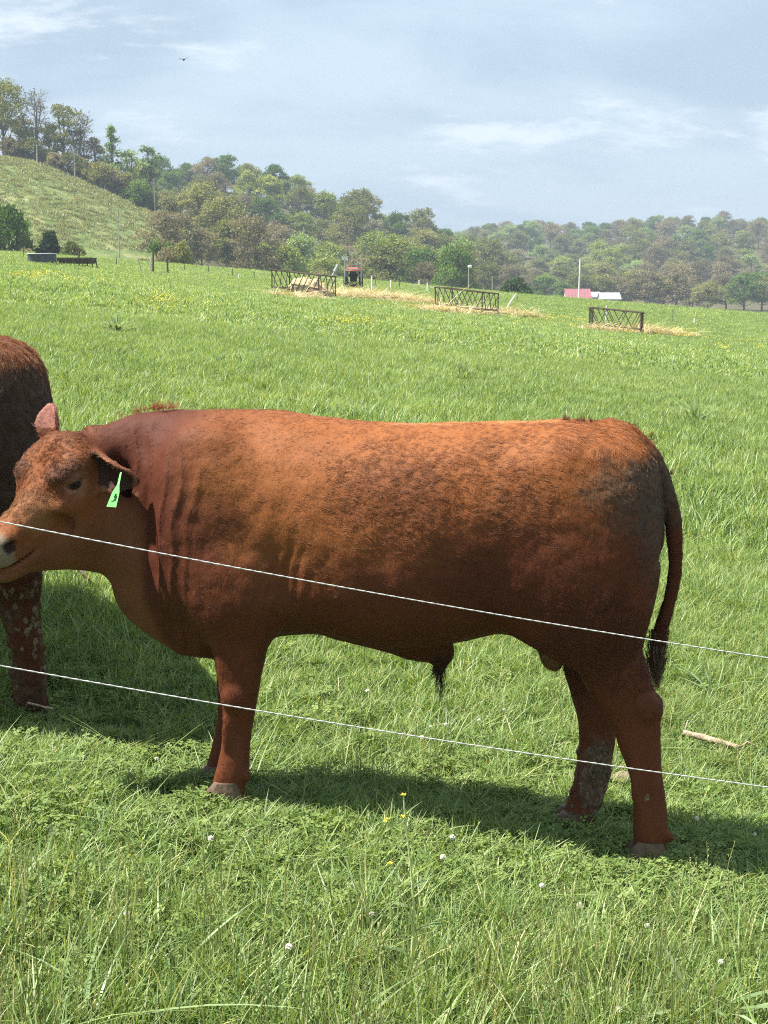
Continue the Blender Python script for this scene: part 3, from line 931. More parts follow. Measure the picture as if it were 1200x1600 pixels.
def eye_material():
    g = mat('bull_eye')
    oc = g.n('ShaderNodeTexCoord').outputs['Object']
    sp = g.n('ShaderNodeSeparateXYZ'); g.t.links.new(oc, sp.inputs[0])
    r = g.math('SQRT', g.math('ADD', g.math('POWER', sp.outputs[0], 2), g.math('POWER', g.math('MULTIPLY', sp.outputs[1], 1.25), 2)))
    c = g.ramp(g.math('DIVIDE', r, .024), [(.30, (.004, .003, .003)), (.40, (.020, .009, .005)), (.66, (.026, .012, .007)), (.78, (.11, .075, .055))])
    p = g.n('ShaderNodeBsdfPrincipled', ins={'Base Color': c, 'Roughness': .15, 'Specular IOR Level': .2})
    g.set(g.out, p.outputs[0])
    return g.m

M_eye = eye_material()
M_tag = simple('tag_green', (.24, .80, .22), .45, .06, 30, .05)
M_mud = simple('dried_mud', (.150, .108, .068), .95, .45, 60, .5)
M_horn = simple('hoof_horn', (.115, .078, .050), .6, .4, 45, .4)
M_ink = simple('tag_ink', (.012, .03, .012), .6, .1)

def build_bull(loc, rot, label, second=False):
    rg = np.random.default_rng(11 if not second else 12)
    root = thing('bull', label, 'bull', loc, rot, 'cattle in the pasture')
    BV_, BN_ = BV, BN
    if second:                                # stands with its hind legs wider apart
        BV_ = BV.copy(); BV_[:, 1] += np.tanh(BV[:, 1] / .03) * .105 * smooth(.78, .10, BV[:, 2])
        BN_ = vnormals(BV_, BQ)
    me = mesh_np('body', BV_, BQ, True)
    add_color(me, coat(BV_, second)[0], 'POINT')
    body = link('body', me, M_skin, root)
    for sg in (1, -1):
        b = MB(); b.ball((0, 0, 0), .0265, 20, 14)
        e = b.build('eye', M_eye, root, True)
        fw = Vector(tuple(HL * sg * .92 + HD * .05 + HA * .36)).normalized()
        xa = Vector(tuple(HA)); xa = (xa - fw * xa.dot(fw)).normalized(); ya = fw.cross(xa)
        e.matrix_local = Matrix.Translation(Vector(tuple(hp(.285, sg * .1155, .090)))) @ Matrix((xa, ya, fw)).transposed().to_4x4()
    if not second:
        pts, rr, hc = grow_fur(BV_, BQ, BN_, 46000, 8, False, rg)
    else:
        pts, rr, hc = grow_fur(BV_, BQ, BN_, 20000, 8, True, rg, keep=lambda c: (c[:, 0] > -.25).astype(float) + .04)
    parts = [(pts, rr, hc)]
    def norm5(tp):   # resample tufts to the strand length of the coat
        return tp
    fur = make_hair('fur', pts, rr, rr * .25, hc, M_fur, root); fur['kind'] = 'stuff'
    # longer hair, in locks
    loc_ = []
    dk = (.085, .040, .026)
    for q in range(5):
        loc_.append(tuft(bp(1029 - q, 985 + 11 * q, -.01), (-.03 + .02 * q, -.02, -1), 240, .085 + .010 * (q % 3), .06, .006, [(.12, .05, .03), (.075, .045, .034), (.15, .115, .09)][q % 3], rg, .0155, rad=.0007, taper=.72))
    sw = loc_
    def hair_part(name, L):
        P_ = np.concatenate([x[0] for x in L]); r_ = np.concatenate([x[1] for x in L]); c_ = np.concatenate([x[2] for x in L])
        return make_hair(name, P_, r_, r_ * .3, c_, M_fur, root)
    hair_part('tail_switch', sw)
    L = []
    for k in range(16):
        a = rg.uniform(-1, 1); b_ = rg.uniform(-.03, .03)
        base = bp(688 + 10 * a, 1036, b_ * .4)
        L.append(tuft(base, (rg.normal(0, .12), 0, -1), 14, rg.uniform(.03, .075) if k > 3 else .125, .03, .006, (.022, .013, .010), rg, .0022, rad=.0007))
    hair_part('belly_tuft', L)
    L = []
    for k in range(40):                       # crest of the withers
        u_ = rg.normal(235, 22)
        base = bp(u_, np.interp(u_, [185, 235, 275], [653, 640, 638]), rg.uniform(-.03, .03))
        L.append(tuft(base, (rg.normal(.55, .3) if u_ > 225 else rg.normal(-.2, .4), rg.normal(-.1, .2), .7), int(rg.integers(6, 16)), rg.uniform(.012, .034), .35, .004, (.26, .09, .03), rg, .005, rad=.0004))
    hair_part('withers_tuft', L)
    L = []
    for k in range(30):                       # rough locks over the tail head
        u_ = rg.uniform(880, 1050)
        base = bp(u_, np.interp(u_, [880, 930, 980, 1010, 1035, 1050], [656, 661, 664, 675, 705, 745]), rg.uniform(-.03, .03))
        L.append(tuft(base, (rg.normal(-.1, .3) + (.6 if u_ > 1010 else 0), rg.normal(0, .2), .9), int(rg.integers(8, 18)), rg.uniform(.008, .024), .18, .003, (.10, .038, .018), rg, .004, rad=.0004))
    hair_part('rump_tuft', L)
    # hooves: two claws on each foot
    for hu, hv, hy in ((356, 1236, -.190), (341, 1215, .070), (1014, 1334, -.150), (892, 1308, .085)):
        p_ = bp(hu, hv, hy)
        if second: p_[1] += math.tanh(hy / .03) * .105
        wx = BO + p_[0] * BEX + p_[1] * BEY
        z_ = gz(wx[0], wx[1]) - .012 if not second else p_[2] - .055
        for sg in (-1, 1):
            b = MB(); n_ = 14; rings_ = []
            for zz, toe, heel, hw in ((0, -.092, .050, .034), (.025, -.080, .050, .0335), (.055, -.058, .046, .031), (.082, -.034, .040, .026)):
                rg_ = []
                for i in range(n_):
                    a_ = 2 * math.pi * i / n_; ca, sa = math.cos(a_), math.sin(a_)
                    x_ = (heel * ca if ca > 0 else -toe * ca); y_ = hw * math.copysign(abs(sa) ** .8, sa)
                    if y_ * sg < 0: y_ *= .80
                    rg_.append((x_, y_ + sg * .0285 + sg * .10 * max(0, -x_), zz))
                rings_.append(rg_)
            for r0, r1 in zip(rings_[:-1], rings_[1:]):
                for i in range(n_): b.quad(r0[i], r0[(i + 1) % n_], r1[(i + 1) % n_], r1[i])
            b.poly(rings_[-1]); b.poly(rings_[0][::-1])
            h_ = b.build('hoof', M_horn, root, True); h_.location = (p_[0], p_[1], z_)
    # clods of dried mud stuck to the hind legs
    k_ = MB()
    uu, vv_ = project(BV * np.array([1, 0, 1]) + np.array([0, -0.15, 0]))
    msk = blob(uu, vv_, 932, 1242, 22, 50, vnoise(BV, 30, 2, 3) * .7, .25) * (BV[:, 1] < .085) * (BV[:, 1] > .0) * (BN[:, 1] < .2)
    msk = msk + .02 * blob(uu, vv_, 1022, 1245, 16, 50) * (BV[:, 1] < -.1) * (BN[:, 1] < 0) + .10 * blob(uu, vv_, 905, 1290, 40, 22) * (BV[:, 1] > 0)
    if second: msk = (BV[:, 2] < .45) * (BV[:, 2] > .08) * (BV[:, 0] > .3) * 1.0
    ids = rg.choice(len(BV), 110 if not second else 200, p=msk / msk.sum())
    for i_ in ids:
        p_ = BV_[i_]; n_ = BN_[i_]; r_ = rg.uniform(.004, .0095)
        i0_ = len(k_.v); k_.ball((0, 0, 0), 1.0, 6, 4)
        t1 = np.cross(n_, [.2, .3, 1]); t1 /= np.linalg.norm(t1); t2 = np.cross(n_, t1)
        for j in range(i0_, len(k_.v)):
            w_ = np.array(k_.v[j]) * (1 + .35 * rg.normal())
            k_.v[j] = tuple(p_ + r_ * (t1 * w_[0] * 1.1 + t2 * w_[1] * 1.6 + n_ * w_[2] * .55))
    cm_ = k_.build('caked_mud', M_mud, root); cm_['kind'] = 'stuff'
    # ear tag: stem and printed panel, hanging from the near ear
    if not second:
        a = bp(189, 738, -.215); b_ = bp(185, 757, -.228); c_ = bp(174, 792, -.232)
        t = MB()
        yv = np.array([0, .0011, 0])
        def pl(p, hw0, hw1, p2):
            p = np.array(p); p2 = np.array(p2)
            ax = np.array([.92, -.38, 0.0])
            q = [p - ax * hw0, p + ax * hw0, p2 + ax * hw1, p2 - ax * hw1]
            f_ = [x - yv for x in q]; k_ = [x + yv for x in q]
            t.poly(f_[::-1]); t.poly(k_)
            for i in range(4): t.quad(f_[i], f_[(i + 1) % 4], k_[(i + 1) % 4], k_[i])
        pl(a, .003, .004, b_)
        pl(b_, .004, .0135, b_ + (c_ - b_) * .35)
        pl(b_ + (c_ - b_) * .35, .0135, .0185, c_)
        tg = t.build('ear_tag', M_tag, root)
        tg['label'] = 'bright green plastic ear tag with black hand-inked mark'
        k = MB()
        ctr = b_ + (c_ - b_) * .60 - yv * 1.6
        dn = (c_ - b_) / np.linalg.norm(c_ - b_); ax = np.array([.92, -.38, 0.0])
        for st in ([(-.3, -.8), (.25, -.75), (-.1, -.25), (.3, .1), (.1, .55), (-.6, .65)], [(.35, -.9), (.15, -.1), (.7, -.15)], [(.7, -.5), (.55, .6)]):
            k.tube([ctr + ax * (x * .0115) + dn * (y_ * .016) for x, y_ in st], .0011, 4)
        k.build('printed_mark', M_ink, tg)
    return root

bull = build_bull(BO, -PHI, 'red-brown bull standing side-on with a green ear tag')
second = build_bull((-0, 0, 0), 0, 'shaggy muddy red bull seen from behind at the edge of the picture', True)
# its rump centre-line shows at the picture's edge; it faces away up the field
sx, sy = -1.675, 5.99
second.scale = (1.10, 1.10, 1.10)
second.rotation_euler = (0, 0, R(-72))
second.location = (sx, sy, gz(-1.25, 5.4) + .015)

# ------------------------------------------------------------------ grass
def leaf_material(name, cols, trans=.42, rough=.5, gloss=.028):
    g = mat(name)
    oi = g.n('ShaderNodeObjectInfo')
    at_ = g.n('ShaderNodeAttribute', attribute_name='tone')
    geo = g.n('ShaderNodeNewGeometry').outputs['Position']
    pn = g.math('ADD', g.math('MULTIPLY', g.noise(geo, 0.55, 3, .6), .5), g.math('MULTIPLY', g.noise(geo, 0.10, 3, .6), .5))
    f = g.math('ADD', g.math('MULTIPLY', at_.outputs['Fac'], .50), g.math('ADD', g.math('MULTIPLY', oi.outputs['Random'], .22), g.math('MULTIPLY', pn, .46)))
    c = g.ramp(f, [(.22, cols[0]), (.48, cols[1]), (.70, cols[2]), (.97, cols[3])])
    d = g.n('ShaderNodeBsdfDiffuse', ins={'Color': c})
    tcol = g.mix(1.0, c, rgb(1.25, 1.15, .55), 'MULTIPLY')
    t = g.n('ShaderNodeBsdfTranslucent', ins={'Color': tcol})
    m1 = g.n('ShaderNodeMixShader', ins={0: trans}); g.set(m1.inputs[1], d.outputs[0]); g.set(m1.inputs[2], t.outputs[0])
    gl = g.n('ShaderNodeBsdfGlossy', ins={'Color': rgb(1, 1, 1), 'Roughness': rough})
    m2 = g.n('ShaderNodeMixShader', ins={0: gloss}); g.set(m2.inputs[1], m1.outputs[0]); g.set(m2.inputs[2], gl.outputs[0])
    g.set(g.out, m2.outputs[0])
    return g.m

M_grass = leaf_material('grass_blade', [(.052, .100, .022), (.168, .268, .070), (.280, .388, .120), (.54, .51, .26)])
M_clover = leaf_material('clover_leaf', [(.070, .120, .026), (.130, .200, .046), (.195, .270, .068), (.27, .34, .10)], .35, .6, .02)
M_stem = leaf_material('seed_stem', [(.16, .21, .06), (.24, .29, .09), (.34, .36, .13), (.48, .44, .22)], .3)
M_broad = leaf_material('broad_blade', [(.13, .20, .085), (.19, .27, .12), (.25, .34, .16), (.33, .42, .22)], .35, .4)
M_flower = simple('clover_flower', (.75, .72, .62), .8, .15, 300, .3)
M_yellow = simple('yellow_petal', (.70, .55, .03), .7, .2, 60, .1)
M_straw = simple('straw', (.44, .31, .12), .85, .35, 25, .3)

def blades(rg, n, rad, h0, h1, w, lean, seg=4, droop=.5, tone=(0, 1)):
    """n curved tapering blades as arrays"""
    V = []; F4 = []; F3 = []; T = []
    a = rg.uniform(0, 2 * math.pi, n); r = rad * np.sqrt(rg.random(n))
    for i in range(n):
        bx, by = r[i] * math.cos(a[i]), r[i] * math.sin(a[i])
        h = rg.uniform(h0, h1); th = rg.uniform(0, 6.283); ln = abs(rg.normal(0, lean)); ww = w * rg.uniform(.7, 1.3)
        dx, dy = math.cos(th), math.sin(th)
        fx, fy = -dy, dx
        tw = rg.uniform(-.9, .9)
        dr = droop * rg.uniform(.2, 1.4)
        tn = rg.uniform(*tone) if rg.random() > .07 else 1.45
        i0 = len(V)
        for k in range(seg + 1):
            t = k / seg
            out = h * (ln * t + dr * ln * t * t * 1.5)
            z = h * (t - .35 * dr * ln * t * t * t * 1.5)
            cw = ww * .5 * (1 - t ** 1.7) * (.75 + .5 * t)
            ct, st = math.cos(tw * t), math.sin(tw * t)
            ex, ey = fx * ct + dx * st, fy * ct + dy * st
            px, py = bx + dx * out, by + dy * out
            if k < seg:
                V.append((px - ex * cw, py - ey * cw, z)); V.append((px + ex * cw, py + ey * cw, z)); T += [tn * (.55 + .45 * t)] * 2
            else:
                V.append((px, py, z)); T.append(tn)
        for k in range(seg - 1):
            q = i0 + 2 * k; F4.append((q, q + 1, q + 3, q + 2))
        q = i0 + 2 * (seg - 1); F3.append((q, q + 1, q + 2))
    return V, F4, F3, T

def clump_mesh(name, parts, m):
    V = []; F4 = []; F3 = []; T = []
    for v, f4, f3, t in parts:
        o = len(V); V += v; T += t
        F4 += [tuple(i + o for i in f) for f in f4]; F3 += [tuple(i + o for i in f) for f in f3]
    Fs = []
    if F4: Fs.append(np.array(F4))
    if F3: Fs.append(np.array(F3))
    me = mesh_np(name, np.array(V), Fs)
    at_ = me.attributes.new('tone', 'FLOAT', 'POINT'); at_.data.foreach_set('value', np.array(T, np.float32))
    me.materials.append(m)
    return me

def clover(rg, n, rad, h0, h1, size):
    V = []; F4 = []; F3 = []; T = []
    for i in range(n):
        a = rg.uniform(0, 6.283); r = rad * math.sqrt(rg.random()); h = rg.uniform(h0, h1)
        bx, by = r * math.cos(a), r * math.sin(a)
        th = rg.uniform(0, 6.283); s = size * rg.uniform(.6, 1.2); tn = rg.uniform(.1, 1)
        # stalk
        i0 = len(V); w_ = .0009
        V += [(bx - w_, by, 0), (bx + w_, by, 0), (bx + w_, by, h), (bx - w_, by, h)]; T += [.5] * 4; F4.append((i0, i0 + 1, i0 + 2, i0 + 3))
        tilt = rg.normal(0, .3, 2)
        for k in range(3):
            p = th + k * 2.094; c, s_ = math.cos(p), math.sin(p); nx, ny = -s_, c
            i0 = len(V)
            prof = [(.08, 0), (.55, .42), (.95, .40), (.88, 0), (.95, -.40), (.55, -.42)]
            for q, w2 in prof:
                x = bx + s * (q * c + w2 * nx); y = by + s * (q * s_ + w2 * ny)
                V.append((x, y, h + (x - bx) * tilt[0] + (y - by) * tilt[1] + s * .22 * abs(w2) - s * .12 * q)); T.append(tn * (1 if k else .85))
            F4.append((i0, i0 + 1, i0 + 2, i0 + 3)); F4.append((i0, i0 + 3, i0 + 4, i0 + 5))
    return V, F4, F3, T

def seed_stems(rg, n, rad, h0, h1):
    V = []; F4 = []; F3 = []; T = []
    for i in range(n):
        a = rg.uniform(0, 6.283); r = rad * math.sqrt(rg.random()); h = rg.uniform(h0, h1)
        bx, by = r * math.cos(a), r * math.sin(a); th = rg.uniform(0, 6.283); ln = abs(rg.normal(0, .10)); tn = rg.uniform(.2, 1)
        pts = [(bx + math.cos(th) * h * ln * t * t, by + math.sin(th) * h * ln * t * t, h * t) for t in (0, .4, .8, 1)]
        rads = [.0012, .0011, .0009, .0006]
        head = h * rg.uniform(.16, .26)
        for (p, q, r1, r2) in [(pts[k], pts[k + 1], rads[k], rads[k + 1]) for k in range(3)]:
            i0 = len(V)
            for k in range(3):
                t_ = 2.094 * k; V.append((p[0] + r1 * math.cos(t_), p[1] + r1 * math.sin(t_), p[2])); T.append(tn * .8)
            for k in range(3):
                t_ = 2.094 * k; V.append((q[0] + r2 * math.cos(t_), q[1] + r2 * math.sin(t_), q[2])); T.append(tn)
            for k in range(3): F4.append((i0 + k, i0 + (k + 1) % 3, i0 + 3 + (k + 1) % 3, i0 + 3 + k))
        ex, ey = pts[3][0] - pts[2][0], pts[3][1] - pts[2][1]
        for k in range(9):       # spikelets
            t = k / 8; z = h - head * (1 - t); x = pts[3][0] - ex * (1 - t); y = pts[3][1] - ey * (1 - t)
            a2 = rg.uniform(0, 6.283); L = .010 * (1.2 - t)
            i0 = len(V)
            V += [(x, y, z), (x + L * math.cos(a2) * .6 - .0015 * math.sin(a2), y + L * math.sin(a2) * .6, z + L * .8), (x + L * math.cos(a2) * .6 + .0018 * math.sin(a2), y + L * math.sin(a2) * .6 + .001, z + L * 1.0)]
            T += [tn, 1, 1]; F3.append((i0, i0 + 1, i0 + 2))
    return V, F4, F3, T

def scatter(name, meshes, pts, scale, label, seed, tilt=.12, zscale=None, cat=None):
    """one stuff object: clump meshes instanced on the vertices of a point mesh"""
    coll = bpy.data.collections.new(name + '_kinds')
    for i, me in enumerate(meshes):
        coll.objects.link(bpy.data.objects.new('%s_kind_%02d' % (name, i), me))
    me = bpy.data.meshes.new(name); n = len(pts)
    me.vertices.add(n); me.vertices.foreach_set('co', np.asarray(pts, np.float32).ravel())
    rg = np.random.default_rng(seed)
    def attr(nm, typ, val, key='value'):
        a = me.attributes.new(nm, typ, 'POINT'); a.data.foreach_set(key, np.ascontiguousarray(val).ravel())
    sc3 = np.repeat(np.asarray(scale, np.float32)[:, None], 3, 1)
    if zscale is not None: sc3[:, 2] = sc3[:, 2] * zscale
    attr('scl', 'FLOAT_VECTOR', sc3, 'vector')
    rot = np.stack([rg.normal(0, tilt, n), rg.normal(0, tilt, n), rg.uniform(0, 6.283, n)], 1).astype(np.float32)
    attr('rot', 'FLOAT_VECTOR', rot, 'vector')
    attr('pick', 'INT', rg.integers(0, len(meshes), n).astype(np.int32))
    o = link(name, me, None)
    ng = bpy.data.node_groups.new(name + '_nodes', 'GeometryNodeTree')
    ng.interface.new_socket('Geometry', in_out='INPUT', socket_type='NodeSocketGeometry')
    ng.interface.new_socket('Geometry', in_out='OUTPUT', socket_type='NodeSocketGeometry')
    N = ng.nodes; Lk = ng.links
    gi = N.new('NodeGroupInput'); go = N.new('NodeGroupOutput')
    ci = N.new('GeometryNodeCollectionInfo'); ci.inputs['Collection'].default_value = coll
    ci.inputs['Separate Children'].default_value = True; ci.inputs['Reset Children'].default_value = True
    ip = N.new('GeometryNodeInstanceOnPoints'); ip.inputs['Pick Instance'].default_value = True
    def na(nm, t):
        x = N.new('GeometryNodeInputNamedAttribute'); x.data_type = t; x.inputs['Name'].default_value = nm; return x.outputs['Attribute']
    Lk.new(gi.outputs[0], ip.inputs['Points']); Lk.new(ci.outputs[0], ip.inputs['Instance'])
    Lk.new(na('pick', 'INT'), ip.inputs['Instance Index'])
    er = N.new('FunctionNodeEulerToRotation'); Lk.new(na('rot', 'FLOAT_VECTOR'), er.inputs[0]); Lk.new(er.outputs[0], ip.inputs['Rotation'])
    Lk.new(na('scl', 'FLOAT_VECTOR'), ip.inputs['Scale'])
    Lk.new(ip.outputs[0], go.inputs[0])
    md = o.modifiers.new('scatter', 'NODES'); md.node_group = ng
    tag(o, label, cat, None, 'stuff')
    return o

def fan_points(rg, y0, y1, dens, half=.31, pad=.7):
    area = half * (y1 ** 2 - y0 ** 2) + 2 * pad * (y1 - y0)
    n = int(area * dens)
    y = np.sqrt(rg.random(int(n * 1.4)) * (y1 ** 2 - y0 ** 2) + y0 ** 2)
    mx = half * y1 + pad
    x = rg.uniform(-1, 1, len(y)) * (half * y + pad)
    # thin so that area density is even
    return np.stack([x, y, terrain(x, y)], 1)[:n]

HOOF = np.array([BO + bp(u, v, yl)[0] * BEX + yl * BEY for u, v, yl in ((345, 1250, -.19), (335, 1228, .07), (1006, 1350, -.15), (880, 1322, .085))])[:, :2]
HOOF = np.vstack([HOOF, [[-1.28, 5.35]]])
def graze(P):
    """grass is bitten short where the cattle stand, longer towards the fence"""
    d = np.min(np.linalg.norm(P[:, None, :2] - HOOF[None], axis=2), axis=1)
    return (.52 + .48 * smooth(.10, .45, d)) * (.62 + .38 * np.maximum(smooth(4.2, 3.3, P[:, 1]), smooth(5.6, 7.5, P[:, 1])))
def patch(P, scale, seed): return vnoise(np.column_stack([P[:, 0], P[:, 1], np.zeros(len(P))]), scale, seed, 2)

g1 = np.random.default_rng(101)
short_kinds = [clump_mesh('grass_short', [blades(g1, 40, .055, .045, .115, .0040, .5)], M_grass) for _ in range(8)]
long_kinds = [clump_mesh('grass_long', [blades(g1, 22, .05, .09, .20, .0050, .42, 5, .8)], M_grass) for _ in range(7)]
clover_kinds = [clump_mesh('clover', [clover(g1, 26, .06, .025, .070, .0110)], M_clover) for _ in range(6)]
stem_kinds = [clump_mesh('stems', [seed_stems(g1, 5, .06, .20, .36), blades(g1, 6, .05, .14, .26, .004, .3, 5)], M_stem) for _ in range(5)]
mid_kinds = [clump_mesh('grass_mid', [blades(g1, 40, .12, .06, .15, .0085, .6, 3)], M_grass) for _ in range(7)]
far_kinds = [clump_mesh('grass_far', [blades(g1, 44, .40, .05, .13, .022, .8, 3)], M_grass) for _ in range(6)]

P = fan_points(g1, 2.4, 10.0, 400); k = patch(P, 1.4, 3)
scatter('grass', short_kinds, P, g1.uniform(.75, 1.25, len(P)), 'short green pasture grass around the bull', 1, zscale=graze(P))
P = fan_points(g1, 2.4, 10.0, 85); k = patch(P, 1.1, 4) + .55 * smooth(4.3, 3.4, P[:, 1]) + .35 * smooth(5.6, 7.5, P[:, 1])
ok = g1.random(len(P)) < smooth(-.25, .5, k); P = P[ok]
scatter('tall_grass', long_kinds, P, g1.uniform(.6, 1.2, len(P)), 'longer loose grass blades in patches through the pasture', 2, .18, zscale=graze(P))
P = fan_points(g1, 2.4, 9.0, 150); k = patch(P, .9, 5) + .45 * np.exp(-((P[:, 1] - 4.5) / .55) ** 2) - .25 * smooth(4.0, 3.2, P[:, 1])
ok = g1.random(len(P)) < smooth(-.25, .35, k); P = P[ok]
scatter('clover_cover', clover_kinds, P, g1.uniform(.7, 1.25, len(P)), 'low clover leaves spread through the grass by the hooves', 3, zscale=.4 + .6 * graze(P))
P = fan_points(g1, 2.4, 9.0, 60); k = patch(P, 1.2, 6) + .7 * smooth(4.3, 3.3, P[:, 1])
ok = (g1.random(len(P)) < smooth(.05, .7, k)) & (graze(P) > .6); P = P[ok]
scatter('seed_stems_grass', stem_kinds, P, g1.uniform(.6, 1.15, len(P)), 'thin upright seed stems standing above the front grass', 4, .10, zscale=graze(P))
P = fan_points(g1, 9.5, 34.0, 62)
scatter('field_grass', mid_kinds, P, g1.uniform(.6, 1.3, len(P)) * (1 + .25 * patch(P, .5, 7)), 'pasture grass covering the middle of the field', 5)
P = fan_points(g1, 33.0, 128.0, 8.5, .30, 3)
scatter('distant_grass', far_kinds, P, g1.uniform(.6, 1.3, len(P)) * (1 + .3 * patch(P, .12, 8)), 'distant pasture grass up to the far fence', 6)

n = 9000; y = g1.uniform(160, 266, n); u = g1.uniform(-140, 300, n); x = (u - 600) / FPX * y
P = np.stack([x, y, terrain(x, y)], 1); ok = (P[:, 2] > CAM_H + (470 - 392) * y / FPX) & (patch(P, .06, 9) + g1.normal(0, .25, n) > -.2); P = P[ok]
M_drygrass = leaf_material('hill_grass_blade', [(.10, .13, .035), (.17, .20, .065), (.30, .29, .13), (.46, .42, .24)], .3)
hill_kinds = [clump_mesh('grass_hill', [blades(g1, 30, .40, .08, .26, .05, .8, 3)], M_drygrass) for _ in range(4)]
scatter('hill_grass', hill_kinds, P, g1.uniform(.7, 2.1, len(P)), 'rough green and straw-coloured grass tufts on the left hill', 8)
# ------------------------------------------------------------------ trees
def foliage_material(name, cols, trans=.35):
    g = mat(name)
    oi = g.n('ShaderNodeObjectInfo')
    at_ = g.n('ShaderNodeAttribute', attribute_name='tone')
    f = g.math('ADD', g.math('MULTIPLY', at_.outputs['Fac'], .62), g.math('MULTIPLY', oi.outputs['Random'], .38))
    c = g.ramp(f, [(.12, cols[0]), (.40, cols[1]), (.65, cols[2]), (.92, cols[3])])
    d = g.n('ShaderNodeBsdfDiffuse', ins={'Color': c})
    t = g.n('ShaderNodeBsdfTranslucent', ins={'Color': g.mix(1.0, c, rgb(1.2, 1.15, .6), 'MULTIPLY')})
    m1 = g.n('ShaderNodeMixShader', ins={0: trans}); g.set(m1.inputs[1], d.outputs[0]); g.set(m1.inputs[2], t.outputs[0])
    g.set(g.out, m1.outputs[0])
    return g.m

M_f = {
    'spring': foliage_material('spring_leaves', [(0.137, 0.189, 0.053), (0.220, 0.277, 0.075), (0.301, 0.356, 0.098), (0.412, 0.446, 0.150)]),
    'olive': foliage_material('olive_leaves', [(0.128, 0.148, 0.056), (0.193, 0.209, 0.079), (0.256, 0.268, 0.104), (0.338, 0.326, 0.150)]),
    'brown': foliage_material('budding_twigs', [(0.146, 0.131, 0.090), (0.211, 0.189, 0.124), (0.275, 0.238, 0.154), (0.348, 0.306, 0.198)]),
    'green': foliage_material('green_leaves', [(0.070, 0.123, 0.034), (0.110, 0.189, 0.049), (0.165, 0.257, 0.068), (0.238, 0.326, 0.098)]),
    'dark': foliage_material('evergreen_needles', [(0.029, 0.059, 0.022), (0.048, 0.087, 0.033), (0.070, 0.119, 0.045), (0.110, 0.162, 0.064)]),
    'pale': foliage_material('pale_leaves', [(0.156, 0.228, 0.094), (0.238, 0.326, 0.135), (0.311, 0.405, 0.169), (0.403, 0.495, 0.225)]),
}
M_bark = simple('bark', (.085, .070, .055), .9, .35, 2.5, .6)
M_barkpale = simple('bark_pale', (.16, .145, .125), .9, .3, 2.5, .5)

def leaf_faces(rg, centers, per, spread, size, tone_c):
    """small bent leaf sprays around cluster centres -> V, F(quads), tone"""
    n = len(centers) * per
    ci = np.repeat(np.arange(len(centers)), per)
    p = centers[ci] + rg.normal(0, spread, (n, 3)) * np.array([1, 1, .8])
    a = rg.normal(0, 1, (n, 3)); a /= np.linalg.norm(a, axis=1)[:, None]
    b = np.cross(a, rg.normal(0, 1, (n, 3))); b /= np.linalg.norm(b, axis=1)[:, None]
    s = size * rg.uniform(.5, 1.3, n)[:, None]
    V = np.stack([p - a * s, p - b * s * .55, p + a * s, p + b * s * .55], 1).reshape(-1, 3)
    F = np.arange(4 * n).reshape(n, 4)
    t = np.repeat(np.clip(tone_c[ci] + rg.normal(0, .16, n), 0, 1), 4)
    return V, F, t

